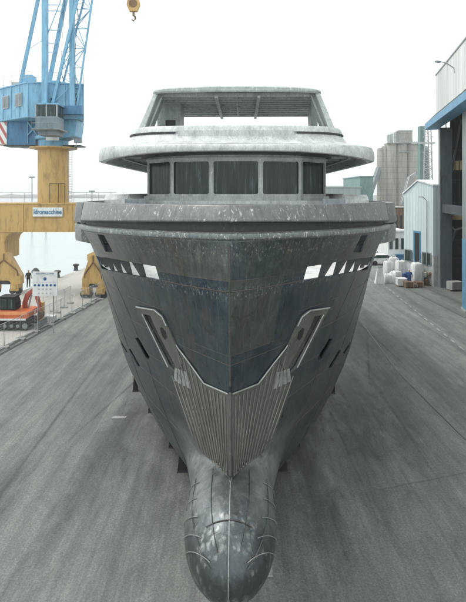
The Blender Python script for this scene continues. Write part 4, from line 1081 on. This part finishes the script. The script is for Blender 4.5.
for n0 in (-8, -16, -24, -32):
    for z in (12.5, 14.0): m.bar(P(-.8,n0,z), P(39,n0,z), .25)
    k = 0
    for a in range(0, 39, 2): m.bar(P(a,n0,12.5 if k else 14.0), P(a+2,n0,14.0 if k else 12.5), .14); k = 1-k
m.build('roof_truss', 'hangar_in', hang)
m = mb()
for n0 in (-10, -18, -28, -38): m.bar(P(-.5,n0,0), P(-.5,n0,16.4), .45)
m.build('wall_column', 'hangar_in', hang)
def wallpt(px, py, n0=0):                               # on the end wall just inside the doorway
    k = (px-CX)/F; o = FO+FD*(-.55); mm = (k*o.y-o.x)/(-FN.x+k*FN.y); q = o-FN*mm; return W(px, py, q.y)-FO
m = mb(); m.bar(wallpt(444.9,220), wallpt(454.9,230), .16); m.bar(wallpt(454.9,230), wallpt(464,227), .16); m.bar(wallpt(454.9,230), wallpt(442.5,281), .16); m.bar(wallpt(461,120), wallpt(447,197), .16); m.build('brace', 'galv', hang)
m = mb(); m.bar(wallpt(446.5,217.5), wallpt(468,217.5), .3, .45); m.build('overhead_crane', 'sign_amber', hang)
m = mb(); m.bar(wallpt(444,166), wallpt(468,165), .05, .95); m.build('window_strip', 'sign_amber', hang)
m = mb()
for px in (446,450.5,455,459.5,464): m.bar(wallpt(px,100), wallpt(px,205), .07)
for py in (150,180,240,258): m.bar(wallpt(443,py), wallpt(468,py), .09)
m.build('girt', 'hangar_in', hang)
m = mb(); m.tube([W(450,61,43.2)-FO+FN*.9, W(455,62.5,43.4)-FO+FN*.7, W(457,68,43.6)-FO+FN*.25, W(457,73,43.6)-FO+FN*.2], .05); m.build('lamp_arm', 'galv', hang)
m = mb(); m.obox(W(450,62,43.2)-FO+FN*.95, .5, .22, .12, .4); m.build('lamp_head', 'grey', hang)
p = G(455, 290.5)
t = thing('concrete_block', 'pale concrete block lying just inside the hangar doorway', 'block', p+Vector((0,0,0)))
mb().obox((0,0,.12), 1.35, .9, .8, .25).build('block', 'concrete', t, bevel=.03); mb().obox((0,0,0), 1.3, .3, .12, .25).build('bearer', 'wood', t)
for i, (px, py, sz) in enumerate(((446,284,.7),(452,282,1.0),(459,281,.9))):
    t = thing('crate', ['small dark crate behind the block inside the hangar, left one','tall dark crate behind the block inside the hangar, middle','dark crate behind the block inside the hangar, right one'][i], 'crate', G(px, py), 'crates inside the hangar')
    mb().obox((0,0,.1), sz, sz, sz, .2).build('box', 'grey', t, bevel=.02); mb().obox((0,0,0), sz*.9, sz*.9, .1, .2).build('pallet', 'wood', t)
# annexe
a0 = Vector((20.75,53.9,0)); a1 = Vector((19.25,58.6,0)); dd = (a1-a0).normalized(); an = Vector((-dd.y,dd.x,0)); an = an if an.x < 0 else -an; LA = (a1-a0).length
ann = thing('annexe', 'pale blue clad annexe with pitched roof adjoining the hangar', 'building', a0)
Q = lambda a, n, z: dd*a+an*n+Vector((0,0,z))
m = mb(); prof_ = [(0,3.2),(LA,3.2),(LA,9.55),(LA*.5,10.95),(0,10.45)]; m.hexa([Q(a,0,z) for a, z in prof_], [Q(a,-9,z) for a, z in prof_]); m.build('wall', 'corr_pale', ann)
m = mb(); m.hexa([Q(a,-.03,z) for a, z in ((0,0),(LA,0),(LA,3.2),(0,3.2))], [Q(a,-9,z) for a, z in ((0,0),(LA,0),(LA,3.2),(0,3.2))]); m.build('base_wall', 'alu_pale', ann)
m = mb(); pr = [(-.1,10.45),(LA*.5,11.0),(LA+.15,9.55),(LA+.15,9.7),(LA*.5,11.15),(-.1,10.6)]; m.hexa([Q(a,.12,z) for a, z in pr], [Q(a,-9.1,z) for a, z in pr]); m.build('roof', 'white', ann)
def pan(a0_, a1_, z0, z1, mat, nm, par, pr=.03):
    return mb().hexa([Q(a0_,0,z0),Q(a1_,0,z0),Q(a1_,pr,z0),Q(a0_,pr,z0)], [Q(a0_,0,z1),Q(a1_,0,z1),Q(a1_,pr,z1),Q(a0_,pr,z1)]).build(nm, mat, par)
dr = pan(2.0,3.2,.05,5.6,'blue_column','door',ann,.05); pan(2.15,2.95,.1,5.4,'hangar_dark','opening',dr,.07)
for a, b in ((.3,1.75), (3.4,4.75)): w_ = pan(a,b,2.1,3.45,'grey','window',ann,.04); pan(a+.1,b-.1,2.2,3.35,'cab_glass','pane',w_,.06)
m = mb(); m.tube([Q(.9,.1,2),Q(.9,.1,8.9),Q(.9,.6,9.3),Q(1.2,.9,9.3)], .05); m.build('drainpipe', 'galv', ann)

# ------------------------------------------------------------------ distant works
def at(px, py, Y): return W(px, py, Y)
sil = thing('grain_silos', 'tall weathered concrete grain silos with rooftop machinery, behind the ship on the right', 'silo', at(403,0,170).xy.to_3d())
Ys = 170; ks = Ys/F; X0 = sil.location.x
def sx(px): return (px-CX)*ks-X0
def sz(py): return EH-(py-HZ)*ks
for px, r, top in ((380,3.0*.33,149),(384.5,.9,147)): mb().lathe((sx(px),0,0), [(r*1.0,0),(r,sz(top)),(r*.8,sz(top)+.3)], 20).build('tank', 'silo', sil, smooth=True)
for px in (391,401.5,412): mb().lathe((sx(px),0,0), [(1.85,0),(1.85,sz(143.5)),(1.8,sz(143.5)+.1)], 28).build('cell', 'silo', sil, smooth=True)
mb().box(sx(387),sx(419),-.6,3,0,sz(144.2)).build('core', 'silo', sil)
m = mb(); 
for i in range(17): x = sx(386)+(sx(421)-sx(386))*i/16; m.bar((x,-2,sz(143.5)),(x,-2,sz(140.5)),.07)
for z in (140.5,142): m.bar((sx(386),-2,sz(z)),(sx(421),-2,sz(z)),.07)
m.build('railing', 'galv', sil)
mb().box(sx(386),sx(420),-2.2,3,sz(144),sz(143.3)).build('roof_slab', 'concrete', sil)
mb().box(sx(398),sx(411),-1,2,sz(143.4),sz(132)).build('head_house', 'silo', sil); mb().box(sx(397.5),sx(411.5),-1.1,2.1,sz(132),sz(130.5)).build('head_house_roof', 'concrete', sil)
for px, t_ in ((388.5,134),(391.8,133),(395.2,131.5)): mb().lathe((sx(px),0,0), [(.5,sz(143.3)),(.5,sz(t_+1)),(.2,sz(t_))], 12).build('hopper', 'galv', sil)
m = mb(); m.tube([(sx(412.5),0,sz(143)),(sx(412.5),0,sz(124))], .08, 5); m.build('antenna', 'grey', sil)
mb().box(sx(397.5),sx(407),-1.95,-1.8,sz(153),sz(152)).build('louvre', 'grey', sil)
m = mb()
a, b = Vector((sx(366),-3,sz(199))), Vector((sx(378),-1,sz(168))); m.bar(a, b, 1.3); m.bar(a+Vector((0,0,-1.2)), b+Vector((0,0,-1.8)), .3); m.build('conveyor', 'grey', sil)
# rock pile conveyor and lattice tower
lt = thing('lattice_tower', 'grey steel lattice loading tower between the silos and the hangar', 'tower', at(428,0,140).xy.to_3d()); kt = 140/F; lx = lambda px: (px-CX)*kt-lt.location.x; lz = lambda py: EH-(py-HZ)*kt
m = mb()
for s in (-1, 1):
    for y in (0, 2.2): m.bar((lx(422 if s < 0 else 434),y,0),(lx(425 if s < 0 else 431),y,lz(129)),.28)
for i in range(9):
    z0 = lz(200)+i*(lz(129)-lz(200))/9; z1 = z0+(lz(129)-lz(200))/9; m.bar((lx(423),0,z0),(lx(432.5),0,z1),.14); m.bar((lx(432.5),0,z0),(lx(423),0,z1),.14); m.bar((lx(423),0,z0),(lx(433),0,z0),.16)
m.build('lattice', 'galv', lt)
mb().box(lx(421.5),lx(426),1,3,0,lz(125.5)).build('shaft', 'teal', lt); m = mb(); m.bar((lx(412),0,lz(143)),(lx(435),0,lz(143)),.5); m.build('gangway', 'galv', lt)
for px in (428, 432.5): mb().lathe((lx(px),5,0), [(.9,0),(.9,lz(147)),(.3,lz(144))], 14).build('tank', 'grey', lt)
cv = thing('conveyor', 'grey inclined conveyor rising behind the annexe in front of the silos', 'conveyor', at(405,0,110).xy.to_3d()); kc = 110/F; cx_ = lambda px: (px-CX)*kc-cv.location.x; cz = lambda py: EH-(py-HZ)*kc
m = mb(); pts = [(402,205),(410.5,177),(416,173.5)]; 
for (a, b), (c_, d_) in zip(pts[:-1], pts[1:]): m.bar((cx_(a),0,cz(b)),(cx_(c_),0,cz(d_)),.55); m.bar((cx_(a),1.2,cz(b)),(cx_(c_),1.2,cz(d_)),.3)
m.build('gallery', 'galv', cv)
m = mb(); m.bar((cx_(410),.6,0),(cx_(410),.6,cz(178)),.25); m.build('trestle', 'grey', cv)
def shed(px0, px1, top, Y, dep, name, mat, label, roofmat='grey', win=0):
    X0_, X1_ = (px0-CX)*Y/F, (px1-CX)*Y/F; h = EH-(top-HZ)*Y/F; t = thing(name, label, 'building', ((X0_+X1_)/2, Y, 0)); w = (X1_-X0_)/2
    mb().box(-w,w,0,dep,0,h).build('wall', mat, t); m = mb(); m.hexa([(-w-.2,-.2,h),(w+.2,-.2,h),(w+.2,dep,h),(-w-.2,dep,h)],[(-w-.2,-.2,h+.25),(w+.2,-.2,h+.25),(w+.2,dep,h+.25),(-w-.2,dep,h+.25)]); m.build('roof', roofmat, t)
    for i in range(win): x = -w+2*w*(i+.5)/win; mb().box(x-w/win*.55,x+w/win*.55,-.06,0,h*.45,h*.8).build('window', 'cab_glass', t)
    return t
shed(326, 361, 187.5, 130, 25, 'warehouse', 'corr_grey', 'long low pale green warehouse behind the wheelhouse on the right', 'pale_green')
shed(360, 373, 177, 132, 20, 'warehouse', 'teal', 'taller teal warehouse block left of the silos', 'teal')
shed(394, 408, 208, 100, 8, 'depot_building', 'rust', 'brownish low depot with grey roof below the silos', 'concrete', 3)
shed(388, 405.5, 232, 72, 6, 'dock_office', 'white', 'white two storey dock office behind the stacked goods', 'white', 3)
# far shore and masts to the left
hl_ = mb(); random.seed(3); xs = [-900+i*30 for i in range(60)]
up_ = [(x, 1400, 4+random.random()*6) for x in xs]; hl_.rings([[(x,y,-2) for x, y, z in up_], up_, [(x,y+200,-2) for x, y, z in up_]], False, (False, False)); structure(hl_, 'far_shore', 'silo')
for i, (px, top, Y) in enumerate(((32,178,150),(46,188,150),(92,192,150))):
    t = thing('light_mast', ['thin floodlight mast rising left of the crane column','short thin mast seen beside the crane column','short mast close to the bow edge of the ship on the left'][i], 'mast', (at(px,0,Y).x, Y, -1.6)); z = EH-(top-HZ)*Y/F+1.6
    mb().tube([(0,0,0),(0,0,z)], .14, 6).build('pole', 'grey', t); mb().box(-.8,.8,-.2,.2,z,z+.4).build('lamp_bar', 'grey', t)

# ------------------------------------------------------------------ goods, vehicles and people by the annexe
def place(fn, *a): return fn(*a)
def gbag(px, py, w, h, label, mat='canvas'):
    t = thing('bulk_bag', label, 'bulk bag', G(px, py), 'white bulk bags beside the annexe')
    m = mb(); rs = []
    for z, k in ((0,.88),(.12,1),(.5,1.04),(.85,1),(.97,.85),(1.0,.6)):
        rs.append([(w/2*k*math.copysign(abs(math.cos(a))**.32, math.cos(a)), w/2*k*math.copysign(abs(math.sin(a))**.32, math.sin(a)), z*h) for a in [i*math.pi/8 for i in range(16)]])
    jit = random.Random(int(px*7)); rs = [[(x*(1+jit.uniform(-.05,.05)), y*(1+jit.uniform(-.05,.05)), z+(jit.uniform(-.05,.05) if z > .3*h else 0)) for x, y, z in r] for r in rs]
    m.rings(rs); m.build('bag', mat, t, smooth=True); t.rotation_euler.z = jit.uniform(-.6,.6)
    m = mb()
    for x in (-.3, .3): m.tube([(x*w,-.3*w,h*.97),(x*w*.8,0,h*1.12),(x*w,.3*w,h*.97)], .025, 5)
    m.build('loops', 'grey', t); return t
gbag(389,282.5,.95,.95,'white bulk bag right of the white trestle board, lower front one'); gbag(388.5,277.5,.95,1.9,'tall white bulk bag standing behind the trestle board'); gbag(396,283,1.0,1.3,'white bulk bag in the middle of the goods, front row')
gbag(401,279,1.1,2.1,'tallest white bulk bag in the back row beside the blue drums'); gbag(393.5,277,.9,2.3,'white bulk bag at the back between two others'); gbag(417,284.5,1.1,2.3,'white bulk bag leaning by the annexe door')
t = thing('trestle_board', 'white trapezoid trestle board standing alone at the left of the goods', 'board', G(380, 283.5))
m = mb(); m.hexa([(-.55,-.35,0),(.45,-.35,0),(.45,.35,0),(-.55,.35,0)], [(-.28,-.06,1.75),(.2,-.06,1.75),(.2,.06,1.75),(-.28,.06,1.75)]); m.build('panel', 'white', t, bevel=.02); mb().box(-.34,.26,-.1,.1,1.75,1.85).build('cap', 'alu', t)
def drum(px, py, label, mat='cloth_blue', s=1):
    t = thing('drum', label, 'drum', G(px, py), 'blue drums beside the annexe'); mb().lathe((0,0,0), [(.29*s,0),(.3*s,.02),(.29*s,.3*s),(.31*s,.32*s),(.29*s,.34*s),(.29*s,.6*s),(.31*s,.62*s),(.29*s,.64*s),(.29*s,.9*s),(.27*s,.91*s)], 20).build('barrel', mat, t, smooth=True); mb().lathe((.1,0,.91*s), [(.05,0),(.05,.04)], 10).build('bung', 'white', t); return t
drum(404,281.5,'blue drum at the left of the drum cluster'); drum(407.5,280.5,'blue drum in the middle of the cluster, behind the pallet boxes'); drum(412,283,'blue drum nearest the annexe door', s=1.25)
for i, (px, py, w, h, mt) in enumerate(((401.5,286,.95,.85,'white'),(408.5,287.5,.85,.62,'wood'),(418.5,287,.75,.55,'wood'),(413.5,287.5,.6,.4,'foil'))):
    t = thing('crate', ['white crate in front of the tall bulk bag','brown wooden crate in front of the blue drums','brown wooden crate below the annexe door','low reddish brown crate between two wooden crates'][i], 'crate', G(px, py), 'crates in front of the annexe')
    mb().box(-w/2,w/2,-w/2,w/2,.1,h).build('box', mt, t, bevel=.02)
    m = mb()
    for x in (-w/2+.06, 0, w/2-.06): m.box(x-.05,x+.05,-w/2,w/2,0,.1)
    m.build('pallet', 'wood', t)
    m = mb()
    for x in (-w/2, w/2-.06): m.box(x,x+.06,-w/2-.02,-w/2-.002,.1,h)
    m.build('batten', 'concrete', t)
def bundle(px, py, label):
    t = thing('wrapped_pipe_bundle', label, 'pipe bundle', G(px, py)); random.seed(5)
    for i in range(12): 
        x, z = random.uniform(-.45,.45), random.uniform(.2,1.3); mb().lathe((x,random.uniform(-.3,.3),z), [(.05,-.2),(.18,-.12),(.2,.1),(.05,.2)], 8).build('coil', random.choice(['foil','wood','orange','concrete']), t)
    mb().box(-.5,.5,-.35,.35,0,.1).build('pallet', 'wood', t); m = mb()
    for x in (-.5,.5): m.box(x-.03,x+.03,-.3,.3,0,1.4)
    m.build('rack', 'grey', t)
bundle(427.5, 285.5, 'rack of reddish and brown coiled hoses against the annexe wall')
person(409.5, 286.5, 1.78, 'person in blue overalls and white helmet among the drums and crates', 'cloth_blue', R(160), 'cloth_blue', .15)
person(415.5, 280.5, 1.75, 'person in dark jacket standing in the annexe doorway', 'dark_steel', R(200))
def car(px, py, label, mat='white', rz=0, group='white cars parked beyond the goods'):
    t = thing('parked_car', label, 'car', G(px, py), group, rz)
    m = mb(); pr = [(-2.1,.35),(2.1,.35),(2.15,.65),(1.9,.85),(1.1,.95),(.5,1.42),(-1.2,1.45),(-2.0,.95),(-2.15,.7)]; m.prism([(x,-.85,z) for x, z in pr], (0,1.7,0)); b = m.build('body', mat, t, bevel=.06)
    for y in (-.865, .855):
        m = mb(); m.prism([(.95,y,.97),(.45,y,1.36),(-1.15,y,1.38),(-1.75,y,.98)], (0,.012,0)); m.build('window', 'cab_glass', t)
    m = mb(); m.prism([(1.14,-.7,.98),(1.14,.7,.98),(.60,.65,1.38),(.60,-.65,1.38)], (.02,0,.02)); m.build('windscreen', 'cab_glass', t)
    for x in (-1.35, 1.35):
        for y in (-.8, .8): mb().tube([(x,y-.1,.32),(x,y+.1,.32)], .32, 16).build('wheel', 'black', t)
    return t
car(382,264.5,'white car parked far behind the trestle board',rz=R(8)); car(386,258,'second white car, farther back and nearer the hull','white',R(5)); car(398,262,'grey car parked behind the tall bulk bags','grey',R(12))
t = thing('work_skip', 'blue waste skip standing behind the tall bulk bags', 'skip', G(403, 263))
m = mb(); m.hexa([(-.9,-.6,.1),(.9,-.6,.1),(.9,.6,.1),(-.9,.6,.1)], [(-1.15,-.75,1.2),(1.15,-.75,1.2),(1.15,.75,1.2),(-1.15,.75,1.2)]); m.build('bin', 'blue_dark', t); mb().box(-1.2,1.2,-.8,.8,1.2,1.28).build('rim', 'blue_dark', t)

# ------------------------------------------------------------------ air
hz = mb().box(-1500, 950, -80, 1600, -4, 42).build('haze', 'white')
hz['kind'] = 'stuff'; hz.data.materials.clear()
hm = bpy.data.materials.new('haze_air'); hm.use_nodes = True; t = hm.node_tree; t.nodes.clear()
o = t.nodes.new('ShaderNodeOutputMaterial'); v = t.nodes.new('ShaderNodeVolumePrincipled'); v.inputs['Color'].default_value = (.95,.97,.97,1); v.inputs['Density'].default_value = .0007; v.inputs['Anisotropy'].default_value = .2
t.links.new(v.outputs[0], o.inputs['Volume']); hz.data.materials.append(hm)

# ------------------------------------------------------------------ light, sky, camera
SUN_EL, SUN_AZ = 60, -75                                    # azimuth measured from +Y towards +X
w = bpy.data.worlds.new('World'); bpy.context.scene.world = w; w.use_nodes = True; t = w.node_tree; bg = t.nodes['Background']
sky = t.nodes.new('ShaderNodeTexSky'); sky.sky_type = 'NISHITA'; sky.sun_disc = False; sky.sun_elevation = R(SUN_EL); sky.sun_rotation = R(SUN_AZ); sky.dust_density = 4; sky.air_density = 1.2
tc = t.nodes.new('ShaderNodeTexCoord'); mp = t.nodes.new('ShaderNodeMapping'); mp.inputs['Scale'].default_value = (1,1,2.2)
no = t.nodes.new('ShaderNodeTexNoise'); no.inputs['Scale'].default_value = 1.6; no.inputs['Detail'].default_value = 5
rp = t.nodes.new('ShaderNodeValToRGB'); rp.color_ramp.elements[0].position = .3; rp.color_ramp.elements[0].color = (8.9,9.6,9.65,1); rp.color_ramp.elements[1].position = .7; rp.color_ramp.elements[1].color = (9.9,10.4,10.4,1)
mx = t.nodes.new('ShaderNodeMix'); mx.data_type = 'RGBA'; mx.inputs[0].default_value = .93
t.links.new(tc.outputs['Generated'], mp.inputs[0]); t.links.new(mp.outputs[0], no.inputs['Vector']); t.links.new(no.outputs['Fac'], rp.inputs[0])
t.links.new(sky.outputs[0], mx.inputs[6]); t.links.new(rp.outputs[0], mx.inputs[7]); t.links.new(mx.outputs[2], bg.inputs['Color']); bg.inputs['Strength'].default_value = .1
sl = bpy.data.lights.new('sun', 'SUN'); sl.energy = 1.0; sl.angle = R(14); sl.color = (1,.97,.93)
so_ = bpy.data.objects.new('sun', sl); C.objects.link(so_)
sd = Vector((math.sin(R(SUN_AZ))*math.cos(R(SUN_EL)), math.cos(R(SUN_AZ))*math.cos(R(SUN_EL)), math.sin(R(SUN_EL)))); so_.rotation_euler = sd.to_track_quat('Z', 'Y').to_euler()
cam = bpy.data.cameras.new('camera'); co = bpy.data.objects.new('camera', cam); C.objects.link(co); co.location = (0,0,EH); co.rotation_euler = (R(90),0,0)
cam.sensor_fit = 'HORIZONTAL'; cam.sensor_width = 36; cam.lens = F/466*36; cam.shift_y = -(301-HZ)/466; cam.clip_end = 8000; cam.clip_start = .1
S = bpy.context.scene; S.camera = co
S.view_settings.view_transform = 'Standard'; S.view_settings.look = 'None'; S.view_settings.exposure = .7; S.view_settings.gamma = 1; S.view_settings.use_curve_mapping = False
S.cycles.transparent_max_bounces = 40; S.cycles.volume_bounces = 0; S.cycles.max_bounces = 8
